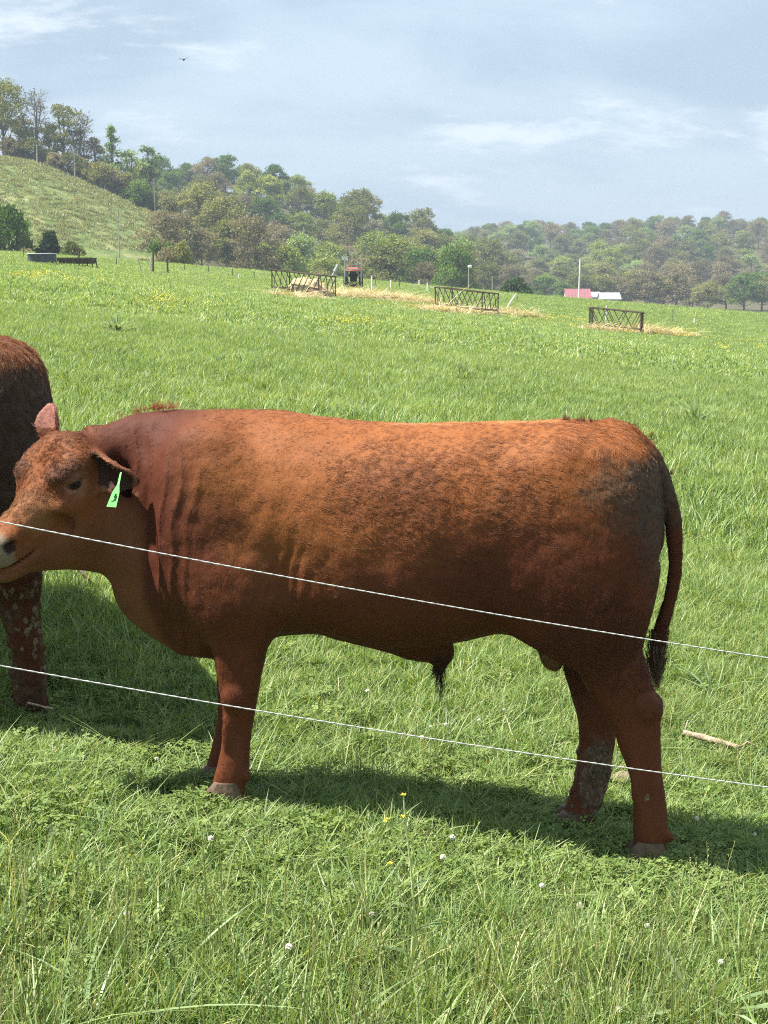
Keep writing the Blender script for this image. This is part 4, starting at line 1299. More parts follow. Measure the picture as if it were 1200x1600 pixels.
def tree_proto(seed, H, crown_w, base, kind, lobes=8, dense=1.0, twig=0.0, leaf=.26, cone=False, stem=.20):
    """trunk mesh and crown mesh of one tree standing at the origin"""
    rg = np.random.default_rng(seed)
    tb = MB()
    lean = rg.normal(0, .03, 2) * H
    top = np.array([lean[0], lean[1], H * .80])
    ctr = [np.array([lean[0] * t * t, lean[1] * t * t, H * .80 * t]) + np.append(rg.normal(0, .012 * H, 2) * (t > 0), 0) for t in np.linspace(0, 1, 6)]
    tb.tube(ctr, [stem * H / 10 * (1 - .8 * t) + .01 for t in np.linspace(0, 1, 6)], 7)
    cen = []; rad = []
    for k in range(lobes):
        th = k * 2.4 + rg.uniform(-.4, .4); f = (k + .5) / lobes
        z = base * H + (H - base * H) * (.12 + .76 * f)
        if cone: rr = crown_w * (1 - f) * .62
        else: rr = crown_w * .62 * math.sin(math.pi * min(1, .16 + .80 * (1 - abs(f - .42) ** 1.6) * .62)) * (1.0 if f < .75 else .6)
        c = np.array([math.cos(th) * rr * rg.uniform(.6, 1.1) + lean[0] * f, math.sin(th) * rr * rg.uniform(.6, 1.1) + lean[1] * f, z])
        cen.append(c); rad.append(crown_w * rg.uniform(.30, .46) * (1 if not cone else (1.05 - f * .75)))
    cen.append(np.array([lean[0], lean[1], H * .90])); rad.append(crown_w * (.30 if not cone else .14))
    tw = []
    for c, r in zip(cen, rad):
        t0 = min(.95, max(.25, (c[2] / H - .22)))
        s = ctr[0] + (ctr[-1] - ctr[0]) * t0
        mid = (s + c) / 2 + np.array([0, 0, -.04 * H]) + rg.normal(0, .02 * H, 3)
        tb.tube([s, mid, c], [stem * H / 10 * .38, stem * H / 10 * .24, .03], 5)
        for j in range(int(4 + 12 * twig)):
            d = rg.normal(0, 1, 3); d[2] = abs(d[2]) * .8 + .15; d /= np.linalg.norm(d)
            s2 = c + (mid - c) * rg.uniform(0, .7); e = s2 + d * r * rg.uniform(.8, 1.35)
            tb.tube([s2, (s2 + e) / 2 + rg.normal(0, .05 * r, 3), e], [.035, .024, .010], 3, False)
            for q in range(int(10 * twig)):
                d2 = d + rg.normal(0, .55, 3); d2 /= np.linalg.norm(d2)
                s3 = s2 + (e - s2) * rg.uniform(.25, 1); tw.append((s3, s3 + d2 * r * rg.uniform(.25, .6)))
    V = []; F = []; T = []; o = 0
    cl = []; tn = []
    for c, r in zip(cen, rad):
        n = int(46 * dense * max(.35, (r / (crown_w * .4)) ** 2))
        d = rg.normal(0, 1, (n, 3)); d /= np.linalg.norm(d, axis=1)[:, None]
        d[:, 2] = np.where(d[:, 2] < -.35, -d[:, 2] * .5, d[:, 2])
        cl.append(c + d * (r * rg.uniform(.62, 1.08, n))[:, None] * np.array([1, 1, .82])); tn.append(np.full(n, rg.uniform(.25, .75)) + rg.normal(0, .10, n))
    cl = np.vstack(cl); tn = np.concatenate(tn)
    v, f, t = leaf_faces(rg, cl, max(3, int(9 * min(1.2, dense + .2))), crown_w * .055, leaf, tn)
    V.append(v); F.append(f); T.append(t); o = len(v)
    if tw:
        A = np.array([x[0] for x in tw]); B = np.array([x[1] for x in tw])
        side = rg.normal(0, 1, A.shape); side /= np.linalg.norm(side, axis=1)[:, None]
        q = np.stack([A - side * .022, A + side * .022, B + side * .008, B - side * .008], 1).reshape(-1, 3)
        V.append(q); F.append(np.arange(len(q)).reshape(-1, 4) + o); T.append(np.full(len(q), .35))
    cm = mesh_np('crown', np.vstack(V), np.vstack(F))
    a = cm.attributes.new('tone', 'FLOAT', 'POINT'); a.data.foreach_set('value', np.concatenate(T).astype(np.float32))
    cm.materials.append(M_f[kind])
    tm = tb.mesh('trunk'); tm.materials.append(M_barkpale if twig > .6 else M_bark)
    return tm, cm

PROTO = {}
def proto(key, *a, **k):
    if key not in PROTO: PROTO[key] = tree_proto(*a, **k)
    return PROTO[key]

def plant_tree(name, meshes, loc, scale, rotz, label, group=None, cat='tree', sz=1.0):
    t = thing(name, label, cat, loc, rotz, group)
    t.scale = (scale, scale, scale * sz)
    for nm, me in zip(('trunk', 'crown'), meshes):
        o = bpy.data.objects.new(nm, me); C.objects.link(o); o.parent = t
    return t

# the row on top of the left hill, each tree by its column, foot and top in the picture
RY = 262.0
row = [
    # u, foot v, top v, crown width px, kind of proto, label
    (8, 254, 133, 88, dict(seed=1, kind='olive', lobes=12, dense=1.5, twig=.2, base=.22), 'broad olive-leaved tree at the crest of the grassy hill by the picture edge'),
    (58, 262, 138, 52, dict(seed=2, kind='brown', lobes=9, dense=.16, twig=1.0, base=.30), 'tall bare grey tree rising beside the first utility pole on the hill'),
    (100, 272, 156, 60, dict(seed=3, kind='olive', lobes=10, dense=.9, twig=.5, base=.34), 'dark-trunked oak with round olive crown on the hilltop'),
    (124, 282, 166, 54, dict(seed=4, kind='brown', lobes=9, dense=.14, twig=1.0, base=.30), 'bare spreading tree leaning out right of the round-crowned oak'),
    (178, 304, 184, 58, dict(seed=5, kind='pale', lobes=11, dense=1.0, twig=.2, base=.12, cone=True), 'pale green pointed tree on the hill slope'),
    (150, 298, 205, 46, dict(seed=6, kind='brown', lobes=8, dense=.7, twig=.7, base=.15), 'short grey-brown budding tree left of the pale pointed tree'),
    (208, 318, 226, 48, dict(seed=7, kind='pale', lobes=8, dense=.8, twig=.5, base=.15), 'grey-green budding tree right of the pale pointed tree'),
    (236, 326, 220, 36, dict(seed=8, kind='green', lobes=8, dense=.55, twig=.5, base=.45), 'slender open-crowned green tree at the end of the hilltop row'),
    (30, 258, 176, 50, dict(seed=9, kind='brown', lobes=9, dense=.8, twig=.5, base=.1), 'brownish undergrowth tree between the olive tree and the bare grey tree'),
    (78, 266, 190, 44, dict(seed=10, kind='olive', lobes=8, dense=.8, twig=.5, base=.1), 'low olive tree between the bare grey tree and the oak'),
]
for u, vf, vt, cw, kw, lab in row:
    y = RY + kw['seed'] * .9
    p = at(u, vf, y); x = p[0]
    z = gz(x, y); H = (vf - vt) * y / FPX
    m = tree_proto(kw['seed'] + 40, H, cw * y / FPX * .62, kw['base'], kw['kind'], kw['lobes'], kw['dense'], kw['twig'], .20, kw.get('cone', False), .24)
    plant_tree('hill_tree', m, (x, y, max(z - .3, p[2] - 1.0)), 1.0, 0, lab, 'trees along the hilltop')

# shrubs along the ridge and at the field's far edge
def bush_at(u, v_base, y, hpx, wpx, kind, seed, label, dense=1.1, name='bush', group=None, sink=.3):
    x = at(u, v_base, y)[0]; H = hpx * y / FPX; Wd_ = wpx * y / FPX
    m = proto((kind, 'bush', seed % 3), 70 + seed % 3, 3.0, 2.6, .04, kind, 8, dense, .15, .15, False, .12)
    t = plant_tree(name, m, (x, y, gz(x, y) - sink), H / 3.0, seed * 1.7, label, group, 'bush')
    t.scale = (Wd_ / 4.2, Wd_ / 4.2, H / 3.0)
    return t
ridge = [(18, 30, 'brown'), (44, 34, 'olive'), (70, 30, 'olive'), (88, 28, 'brown'), (112, 36, 'olive'), (134, 34, 'brown'), (156, 40, 'olive'), (176, 38, 'brown'), (196, 42, 'olive'), (214, 38, 'green'), (230, 34, 'olive'), (248, 34, 'brown'), (262, 36, 'olive')]
for i, (u, h, kd) in enumerate(ridge):
    v = np.interp(u, HA_U, HA_V)
    bush_at(u, v, 257 + (i % 3) * 2, h, h * 1.25, kd, i, '%s brush under the hilltop trees, %s' % ({'brown': 'grey-brown', 'olive': 'olive green', 'green': 'mid green'}[kd], ['at the picture edge', 'left of the highest pole', 'right of the highest pole', 'below the oak', 'behind the middle pole', 'right of the middle pole', 'below the short budding tree', 'left below the pale pointed tree', 'below the pale pointed tree', 'below the grey-green budding tree', 'below the slender green tree', 'behind the third pole', 'at the end of the row'][i]), group='%s brush under the hilltop trees' % kd)

EY = 133.0
def edge(u, v_top, v_base, wpx, kind, seed, label, y=EY, **k):
    return bush_at(u, v_base, y, v_base - v_top + 8, wpx, kind, seed, label, **k)
edge(4, 292, 372, 78, 'green', 1, 'tall olive bush cut by the picture edge below the hill', y=137)
x = at(74, 378, 138)[0]
m = tree_proto(201, 3.9, 2.0, .03, 'dark', 16, 2.0, 0, .16, True, .16)
c_ = plant_tree('cedar_tree', m, (x, 138, gz(x, 138) - .3), 1.0, 0, 'dark bushy cedar standing at the top of the pasture'); c_.scale = (1.15, 1.15, 1.0)
edge(112, 352, 383, 36, 'olive', 4, 'low olive bush to the right of the dark cedar')
edge(38, 360, 378, 34, 'brown', 5, 'thin brown brush to the left of the dark cedar', dense=.7)
edge(128, 371, 384, 12, 'dark', 6, 'small dark shrub at the foot of the low olive bush')
# a small tree with two leafy clumps
t = thing('pollard_tree', 'small spindly tree with two dense green clumps before the wood', 'tree', (0, 0, 0))
x = at(245, 395, 140)[0]; zg = gz(x, 140); t.location = (x, 140, zg - .2)
b = MB(); b.tube([(0, 0, 0), (.05, 0, 1.5), (-.1, 0, 2.9)], [.10, .08, .05], 6); b.tube([(.05, 0, 1.3), (.6, .1, 2.2), (1.0, 0, 2.7)], [.06, .05, .03], 5)
b.tube([(.0, 0, .8), (-.6, 0, 1.7), (-.9, 0, 2.3)], [.04, .03, .015], 4); b.build('trunk', M_bark, t)
rg_ = np.random.default_rng(5)
cc = np.vstack([np.array([-.15, 0, 3.05]) + rg_.normal(0, .30, (60, 3)), np.array([.95, 0, 2.85]) + rg_.normal(0, .28, (50, 3)), np.array([1.3, 0, 2.4]) + rg_.normal(0, .18, (22, 3))])
v, f, tt_ = leaf_faces(rg_, cc, 8, .10, .12, rg_.uniform(.1, .7, len(cc)))
me = mesh_np('crown', v, f); a_ = me.attributes.new('tone', 'FLOAT', 'POINT'); a_.data.foreach_set('value', tt_.astype(np.float32)); link('crown', me, M_f['green'], t)
for i, (u, vt, vb, wd, kd, lab) in enumerate([
    (225, 378, 392, 26, 'olive', 'low olive brush left of the small clumped tree'), (262, 364, 396, 36, 'brown', 'rounded brown bush right of the small clumped tree'),
    (284, 358, 399, 34, 'olive', 'olive bush at the near corner of the wood'), (236, 384, 394, 18, 'brown', 'little brown shrub at the foot of the clumped tree')]):
    edge(u, vt, vb, wd, kd, 10 + i, lab)
edge(800, 418, 462, 62, 'dark', 20, 'dark round evergreen at the edge of the far field', y=165, dense=1.6)

# ---- the woods on the two wooded hills: every tree its own object
kinds = {
    'spring': [proto(('spring', i), 300 + i, 12, 5.6, .16, 'spring', 10, 1.50, .2, 0.24) for i in range(2)],
    'olive': [proto(('olive', i), 310 + i, 12, 5.7, .16, 'olive', 10, 1.50, .3, 0.24) for i in range(3)],
    'brown': [proto(('brown', i), 320 + i, 12, 5.5, .18, 'brown', 10, 1.12, .5, 0.22) for i in range(3)],
    'green': [proto(('green', i), 330 + i, 12, 5.6, .14, 'green', 10, 1.65, .2, 0.24) for i in range(2)],
    'pale': [proto(('pale', i), 340 + i, 12, 5.2, .16, 'pale', 9, 1.35, .3, 0.24) for i in range(2)],
}
desc = {'spring': 'yellow-green', 'olive': 'olive', 'brown': 'bare grey-brown', 'green': 'mid green', 'pale': 'pale green'}
wr = np.random.default_rng(77)
def wood(rows, u0, u1, where, groupname, mixw, hscale, step):
    names = list(mixw); pw = np.array([mixw[k] for k in names]); pw = pw / pw.sum()
    for y in rows:
        du = step * FPX / y
        u = u0(y) + wr.uniform(0, du)
        while u < u1(y):
            yy = y + wr.normal(0, 5); x = (u - 600) / FPX * yy
            k = wr.choice(names, p=pw); m = kinds[k][wr.integers(len(kinds[k]))]
            s = hscale * wr.uniform(.75, 1.2)
            plant_tree('woodland_tree', m, (x, yy, gz(x, yy) - .5), s, wr.uniform(0, 6.28), '%s %s' % (desc[k], where), '%s trees, %s' % (desc[k], groupname), sz=wr.uniform(.85, 1.15))
            u += du * wr.uniform(.75, 1.25)
MARKS = [(300, 'at the near corner of the wood'), (350, 'right of the wood corner'), (400, 'left of the feeder'), (450, 'above the full feeder'), (500, 'above the hay heap'), (550, 'above the tractor'), (600, 'above the white posts'),
         (645, 'right of the white posts'), (700, 'above the middle feeder'), (750, 'above the lamp pole'), (800, 'above the evergreen'), (850, 'right of the evergreen'),
         (905, 'above the red roof'), (955, 'above the grey shed'), (1000, 'above the zigzag feeder'), (1050, 'above the dark steel post'), (1095, 'above the white marker post'), (1140, 'towards the picture edge'), (1200, 'at the picture edge'), (1250, 'at the picture edge'), (230, 'beside the hilltop row'), (262, 'above the end of the grassy hill')]
def wood(rows, u0, u1, where, groupname, mixw, hscale, step, wide=1.0):
    names = list(mixw); pw = np.array([mixw[k] for k in names]); pw = pw / pw.sum()
    for ri, y in enumerate(rows):
        du = step * FPX / y
        u = u0(y) + wr.uniform(0, du)
        while u < u1(y):
            yy = y + wr.normal(0, 5); x = (u - 600) / FPX * yy
            k = wr.choice(names, p=pw); m = kinds[k][wr.integers(len(kinds[k]))]
            s = hscale * wr.uniform(.75, 1.2); sz = wr.uniform(.85, 1.15)
            size = 'tall' if s * sz > hscale * 1.10 else ('small' if s * sz < hscale * .82 else 'middling')
            spot = min(MARKS, key=lambda q: abs(q[0] - u))[1]
            lab = ('%s %s tree %s, %s' % (size, desc[k], where[ri], spot)).replace('middling ', '')
            if len(lab.split()) + lab.count('-') > 16: lab = lab.replace(' of the ', ' of ').replace('at the near end', 'at the end').replace('the dark ', 'the ')
            t = plant_tree('woodland_tree', m, (x, yy, gz(x, yy) - .5), s, wr.uniform(0, 6.28), lab, '%s trees, %s' % (desc[k], groupname), sz=sz)
            t.scale.x *= wide; t.scale.y *= wide
            u += du * wr.uniform(.75, 1.25)
desc['brown'] = 'grey-brown'
wood([218], lambda y: 318, lambda y: 720, ['at the front edge of the wood'], 'front edge of the wood', dict(green=2, olive=3, brown=2.4, spring=1.6), .82, 4.9)
wood([240, 268], lambda y: 300, lambda y: 735, ['low on the near hill', 'second row of the near hill'], 'lower wooded hill', dict(green=1.8, olive=3, brown=2.6, spring=2, pale=.8), .84, 5.3)
wood([302, 335, 370, 405, 438], lambda y: 228, lambda y: 770, ['on the near hill', 'halfway up the near hill', 'high on the near hill', 'near the top of the hill', 'on the near hill crest'], 'upper wooded hill', dict(green=2.2, olive=4, brown=2.4, spring=2), .76, 6.0, 1.12)
wood([205], lambda y: 246, lambda y: 335, ['at the near end of the wood'], 'near end of the wood', dict(olive=3, brown=3, green=1), .62, 2.9)
wood([352], lambda y: 770, lambda y: 1290, ['low at the valley edge'], 'valley edge', dict(green=1.4, olive=3, brown=3, pale=1), .66, 3.7, 1.3)
wood([415], lambda y: 715, lambda y: 1300, ['at the foot of the far ridge'], 'foot of the far ridge', dict(green=1.4, olive=3, brown=3, pale=1), .76, 6.0, 1.12)
wood([462, 512, 565, 618, 668, 716, 760], lambda y: 650, lambda y: 1290, ['low on the far ridge', 'second row up the ridge', 'a third up the far ridge', 'halfway up the far ridge', 'high on the far ridge', 'near the top of the far ridge', 'on the crest of the far ridge'], 'far ridge', dict(green=1.8, olive=4, brown=2.8, spring=1.2, pale=1), .76, 7.6, 1.25)

# trees that would still read alike: say which of the pair or three it is, left to right
same = {}
for o in C.objects:
    if o.name.startswith('woodland_tree'): same.setdefault(o['label'], []).append(o)
for lab, L in same.items():
    if len(L) in (2, 3):
        L.sort(key=lambda o: o.location.x / o.location.y)
        for o, w_ in zip(L, ('left', 'right') if len(L) == 2 else ('left', 'middle', 'right')):
            new = '%s one, %s' % (w_, lab)
            o['label'] = new if len(new.split()) + new.count('-') <= 16 else '%s ' % w_ + lab.replace('at the foot of', 'below').replace(' the far ridge', ' far ridge').replace('the picture edge', 'picture edge')
# ------------------------------------------------------------------ things in the far field
M_rust = simple('rusty_steel', (.080, .055, .042), .75, .4, 9, .4, .3)
M_galv = simple('galvanised_steel', (.42, .43, .43), .5, .15, 5, .1, .5)
M_wood = simple('weathered_post', (.085, .065, .050), .9, .35, 8, .6)
M_white = simple('white_paint', (.74, .73, .69), .6, .12, 6, .15)
M_pole = simple('pole_wood', (.36, .33, .28), .85, .2, 4, .4)
M_tank = simple('tank_rubber', (.060, .064, .075), .6, .25, 3, .2)
M_red = simple('tractor_red', (.42, .10, .11), .5, .2, 3, .05)
M_black = simple('tyre_rubber', (.022, .021, .020), .8, .3, 12, .3)
M_tstee = simple('tpost_steel', (.10, .10, .075), .7, .3, 10, .2)
M_hay = simple('hay', (.42, .33, .18), .95, .35, 5, 1.0)
M_haydark = simple('old_hay', (.16, .105, .055), .95, .4, 5, 1.0)
g = mat('water'); g.set(g.out, g.n('ShaderNodeBsdfPrincipled', ins={'Base Color': rgb(.03, .05, .06), 'Roughness': .06, 'Specular IOR Level': .6}).outputs[0]); M_water = g.m

def foot(u, y):
    """ground point at a picture column and a distance"""
    x = (u - 600) / FPX * y
    # column at that depth: depth along the axis differs a little from y
    z = gz(x, y)
    dep = (y * CF[1] + (z - CAM_H) * CF[2])
    x = (u - 600) / FPX * dep
    return np.array([x, y, gz(x, y)])

def y_for(u, v, lo=20., hi=123.):
    """distance at which the ground shows at this pixel"""
    return ground(u, v, lo, hi)[1]

def zrow(v, y): return at(600, v, y)[2]

# --- hay feeders: posts, rails and slanted bars
def feeder(uv_front, u_back, vtop, label, hay=False, name='hay_feeder', zig=False):
    (u0, v0), (u1, v1) = uv_front
    y0 = y_for(u0, v0); y1 = y_for(u1, v1)
    y0 = y1 = (y0 + y1) / 2
    a = foot(u0, y0); b = foot(u1, y1 - .6)
    H = (v0 - vtop) * y0 / FPX
    ux = (b - a); L = np.linalg.norm(ux[:2])
    bk = foot(u_back, y1 + 1.3) - b
    t = thing(name, label, 'hay feeder', a, 0.0, 'hay feeders')
    up = np.array([0, 0, 1.0]); r = .038
    def part(nm, p, q, rad): b_ = MB(); b_.tube([p, q], rad, 6); return b_.build(nm, M_rust, t)
    ex = b - a
    c4 = [np.zeros(3), ex, ex + bk, bk]
    for c in c4: part('post', c - up * .05, c + up * H, r)
    for i in range(4):
        p, q = c4[i], c4[(i + 1) % 4]
        for h in (.06, .24, .985): part('rail', p + up * H * h, q + up * H * h, r * .85)
        long_ = i in (0, 2)
        n = 9 if long_ else 3
        if zig and i == 0:
            for k in range(6):
                f0 = k / 6; f1 = (k + 1) / 6
                ha, hb = (.24, .985) if k % 2 else (.985, .24)
                part('bar', p + (q - p) * f0 + up * H * ha, p + (q - p) * f1 + up * H * hb, r * .6)
            continue
        for k in range(n):
            f = (k + .5) / n; s = (.16 if f < .5 else -.16) if long_ else .12
            m = p + (q - p) * f
            part('bar', m + (q - p) * (-s * .5) + up * H * .985, m + (q - p) * (s * .5) + up * H * .24, r * .6)
    return t, a, ex, bk, H
f1 = feeder(((425, 457), (498, 465)), 524, 422, 'rusty barred hay feeder piled with hay beside the tractor')
f2 = feeder(((680, 485), (753, 491)), 778, 450, 'empty rusty hay feeder in the middle, right of the tractor')
f3 = feeder(((921, 513), (1001, 524)), 1004, 479, 'rusty hay feeder with zigzag bars, furthest from the tractor', zig=True)

def lump(name, pts_fn, n1, n2, m, parent=None):
    V = []; F = []
    for i in range(n1):
        for j in range(n2): V.append(pts_fn(i / (n1 - 1), j / (n2 - 1)))
    for i in range(n1 - 1):
        for j in range(n2 - 1): F.append((i * n2 + j, (i + 1) * n2 + j, (i + 1) * n2 + j + 1, i * n2 + j + 1))
    me = mesh_np(name, np.array(V), np.array(F), True)
    return link(name, me, m, parent)
# hay inside the first feeder
t_, a_, ex_, bk_, H_ = f1
def hay_mound(s, q):
    p = a_ + ex_ * (.20 + .86 * s) + bk_ * (-.02 + 1.0 * q)
    e = min(1, 4 * s * (1 - s) * 1.3) ** .6 * min(1, 4 * q * (1 - q) * 1.6) ** .5
    h = H_ * (.82 - .45 * abs(s - .45)) * e
    nz = float(vnoise(np.array([[s * 9, q * 5, .3]]), 1.0, 31, 3)[0])
    return (p[0], p[1], gz(p[0], p[1]) - .03 + h * (1 + .22 * nz) + .08 * nz * e)
hm = tag(lump('hay_pile', hay_mound, 40, 26, M_hay), 'loose heap of pale hay inside the rusty feeder by the tractor', 'hay')
def old_mound(s, q):
    c = a_ + ex_ * .88 + bk_ * .35
    th = s * 6.283; r = .62 * q
    nz = float(vnoise(np.array([[math.cos(th) * 2 * q, math.sin(th) * 2 * q, .7]]), 1.5, 32, 3)[0])
    x = c[0] + r * math.cos(th) * 1.25; y = c[1] - .55 + r * math.sin(th) * .5
    return (x, y, gz(x, y) - .02 + .52 * (1 - q ** 3) * (1 + .25 * nz))
tag(lump('old_hay_clump', old_mound, 34, 12, M_haydark), 'dark rotten hay clump against the end of the full feeder', 'hay')
# hay strewn over the ground
def hay_patch(rg, n, path, wid):
    path = np.array(path, float); seg = rg.uniform(0, len(path) - 1, n); i = seg.astype(int); f = seg - i
    uu = path[i, 0] + (path[i + 1, 0] - path[i, 0]) * f; vv = path[i, 1] + (path[i + 1, 1] - path[i, 1]) * f
    G = np.array([ground(a, b, 40, 123) for a, b in path])
    p = G[i] + (G[i + 1] - G[i]) * f[:, None]
    ww = np.interp(seg, np.arange(len(path)), wid)
    p[:, 0] += rg.normal(0, .5, n); p[:, 1] += rg.normal(0, 1, n) * ww
    p[:, 2] = terrain(p[:, 0], p[:, 1])
    return p
hr = np.random.default_rng(9)
M_strawleaf = leaf_material('straw_blade', [(.30, .25, .13), (.45, .38, .21), (.56, .48, .28), (.66, .58, .37)], .2)
straw_kinds = [clump_mesh('straw', [blades(hr, 46, .30, .05, .22, .030, 1.8, 3, .9)], M_strawleaf) for _ in range(4)]
Ph = np.vstack([hay_patch(hr, 900, [(515, 463), (560, 462), (620, 469), (672, 476)], [1.6, 1.8, 1.4, .7]),
                hay_patch(hr, 120, [(660, 486), (690, 489)], [.8, .5]), hay_patch(hr, 110, [(776, 488), (800, 492), (830, 497)], [.9, .7, .3]),
                hay_patch(hr, 160, [(690, 486), (760, 490)], [1.0, 1.0]), hay_patch(hr, 130, [(930, 517), (1000, 521)], [.6, .6]),
                hay_patch(hr, 170, [(1000, 519), (1030, 522), (1062, 526)], [.8, .7, .3]), hay_patch(hr, 60, [(420, 462), (500, 468)], [.8, .8])])
tag(scatter('hay_litter', straw_kinds, Ph, hr.uniform(.7, 1.4, len(Ph)), 'pale hay strewn over the grass between the feeders', 31, .25), None, None)
# yellow wild flowers
yel_kinds = []
for k in range(3):
    b = blades(hr, 14, .22, .08, .2, .012, .5, 3)
    V, F4, F3, T = [], [], [], []
    for q in range(16):
        x, y, z = hr.uniform(-.25, .25), hr.uniform(-.25, .25), hr.uniform(.12, .24); s = .022; i0 = len(V)
        V += [(x - s, y, z), (x, y - s, z + .006), (x + s, y, z), (x, y + s, z + .01)]; T += [1] * 4; F4.append((i0, i0 + 1, i0 + 2, i0 + 3))
    yel_kinds.append(clump_mesh('yellow_flowers', [(V, F4, F3, T)], M_yellow))
def ypatch(n, u, v, su, sv):
    out = []
    for _ in range(n):
        out.append(ground(hr.normal(u, su), hr.normal(v, sv), 20, 123))
    return np.array(out)
Py = np.vstack([ypatch(46, 62, 436, 28, 4), ypatch(30, 250, 480, 45, 5), ypatch(34, 560, 510, 40, 5), ypatch(40, 870, 504, 40, 4), ypatch(50, 1060, 524, 34, 4), ypatch(26, 1160, 540, 40, 8), ypatch(26, 640, 478, 30, 3), ypatch(24, 170, 440, 60, 6)])
scatter('yellow_wildflowers', yel_kinds, Py, hr.uniform(.7, 1.3, len(Py)), 'small yellow wildflowers dotted in patches across the far pasture', 33)

# --- compact tractor seen from behind
ty = 106.0; tp = foot(552, ty)
tr = thing('tractor', 'small red compact tractor parked behind the full hay feeder', 'tractor', tp, 0.0)
def wheel(name, x, y, rad, wd):
    b = MB(); n = 22
    prof = [(.55, -.5), (.86, -.5), (.97, -.38), (1.0, 0), (.97, .38), (.86, .5), (.55, .5)]
    for i in range(n):
        for (r0, w0), (r1, w1) in zip(prof[:-1], prof[1:]):
            a0 = 2 * math.pi * i / n; a1 = 2 * math.pi * (i + 1) / n
            P_ = lambda r, w_, a: (x + w_ * wd, y + rad * r * math.cos(a), rad + rad * r * math.sin(a))
            b.quad(P_(r0, w0, a0), P_(r1, w1, a0), P_(r1, w1, a1), P_(r0, w0, a1))
        a0 = 2 * math.pi * (i + .2) / n
        b.box((x - wd * .5, -.03, rad * .98), (x + wd * .5, .03, rad * 1.06), Matrix.Translation((0, y, rad)) @ Matrix.Rotation(a0, 4, 'X') @ Matrix.Translation((0, 0, 0)))
    o = b.build(name, M_black, tr)
    h = MB(); h.tube([(x - wd * .3, y, rad), (x + wd * .3, y, rad)], [rad * .56, rad * .56], 16); h.build('rim', M_red, o)
for sx in (-1, 1):
    wheel('wheel', sx * .52, 0, .52, .28)
    wheel('wheel', sx * .45, 1.5, .32, .18)
b = MB(); b.box((-.22, -.25, .45), (.22, 1.7, .80)); b.build('chassis', M_black, tr)
b = MB()
for i in range(10):                       # rounded hood
    a0 = math.pi * i / 10; a1 = math.pi * (i + 1) / 10
    c0, s0, c1, s1 = math.cos(a0) * .34, math.sin(a0) * .28, math.cos(a1) * .34, math.sin(a1) * .28
    b.quad((c0, .55, .82 + s0), (c1, .55, .82 + s1), (c1, 1.75, .80 + s1 * .9), (c0, 1.75, .80 + s0 * .9))
b.poly([(math.cos(math.pi * i / 10) * .34, .55, .82 + math.sin(math.pi * i / 10) * .28) for i in range(11)]); b.build('hood', simple('faded_maroon', (.16, .04, .04), .55, .2), tr)
for sx in (-1, 1):                        # fenders over the rear wheels
    b = MB()
    for i in range(8):
        a0 = math.pi * (.12 + .76 * i / 8); a1 = math.pi * (.12 + .76 * (i + 1) / 8)
        for x0, x1 in ((sx * .38, sx * .64),):
            b.quad((x0, -.60 * math.cos(a0), .52 + .60 * math.sin(a0)), (x1, -.60 * math.cos(a0), .52 + .60 * math.sin(a0)), (x1, -.60 * math.cos(a1), .52 + .60 * math.sin(a1)), (x0, -.60 * math.cos(a1), .52 + .60 * math.sin(a1)))
    b.build('fender', M_black, tr)
b = MB()                                   # red canopy
nx = 12
for i in range(nx):
    for j in range(6):
        P_ = lambda i_, j_: ((i_ / nx - .5) * 1.02, -.45 + j_ / 6 * 1.0, 1.20 + .20 * (1 - (2 * i_ / nx - 1) ** 4) * (1 - .5 * (2 * j_ / 6 - 1) ** 4))
        b.quad(P_(i, j), P_(i + 1, j), P_(i + 1, j + 1), P_(i, j + 1))
b.box((-.50, -.44, 1.14), (.50, .54, 1.19)); b.build('canopy', M_red, tr, True)
b = MB(); b.box((-.22, -.18, .80), (.22, .25, .90)); b.box((-.22, -.24, .88), (.22, -.16, 1.12)); b.build('seat', M_black, tr)
b = MB(); b.tube([(0, .5, .9), (0, .42, 1.06)], .02, 6); b.tube([(.16 * math.cos(k * .5236), .42 + .02 * math.sin(k * .5236), 1.06 + .16 * math.sin(k * .5236)) for k in range(13)], .014, 5, False); b.build('steering_wheel', M_black, tr)
b = MB(); b.tube([(.18, 1.2, 1.0), (.18, 1.2, 1.75)], .03, 8); b.build('exhaust_pipe', M_galv, tr)
b = MB(); b.box((-.62, -.78, .30), (.62, -.70, .38)); b.box((-.3, -.82, .08), (.3, -.62, .28)); b.build('hitch_bar', M_rust, tr)
for sx in (-1, 1):
    b = MB(); b.tube([(sx * .56, -.74, .05), (sx * .56, -.74, 2.18 + .06 * sx)], .036, 7); b.build('upright', M_galv, tr)
for sx in (-.12, .12):
    b = MB(); b.box((-.56 + sx - .085, -.80, 1.86), (-.56 + sx + .085, -.77, 2.12)); b.build('lamp', M_white, tr)
# leaning chute behind the feeder
p0 = foot(510, 100.0); q0 = at(528, 413, 100.0)
b = MB(); d_ = Vector(tuple(q0 - p0)); b.tube([(0, 0, .1), tuple(d_ * .75)], .055, 8); b.tube([tuple(d_ * .70), tuple(d_)], [.11, .075], 8)
b.tube([tuple(d_ * .45), (d_.x * .45 + .1, .5, -.1)], .03, 6)
o = b.build('metal_chute', M_galv); o.location = tuple(p0); tag(o, 'grey metal chute slanting up between the full feeder and the tractor', 'chute')

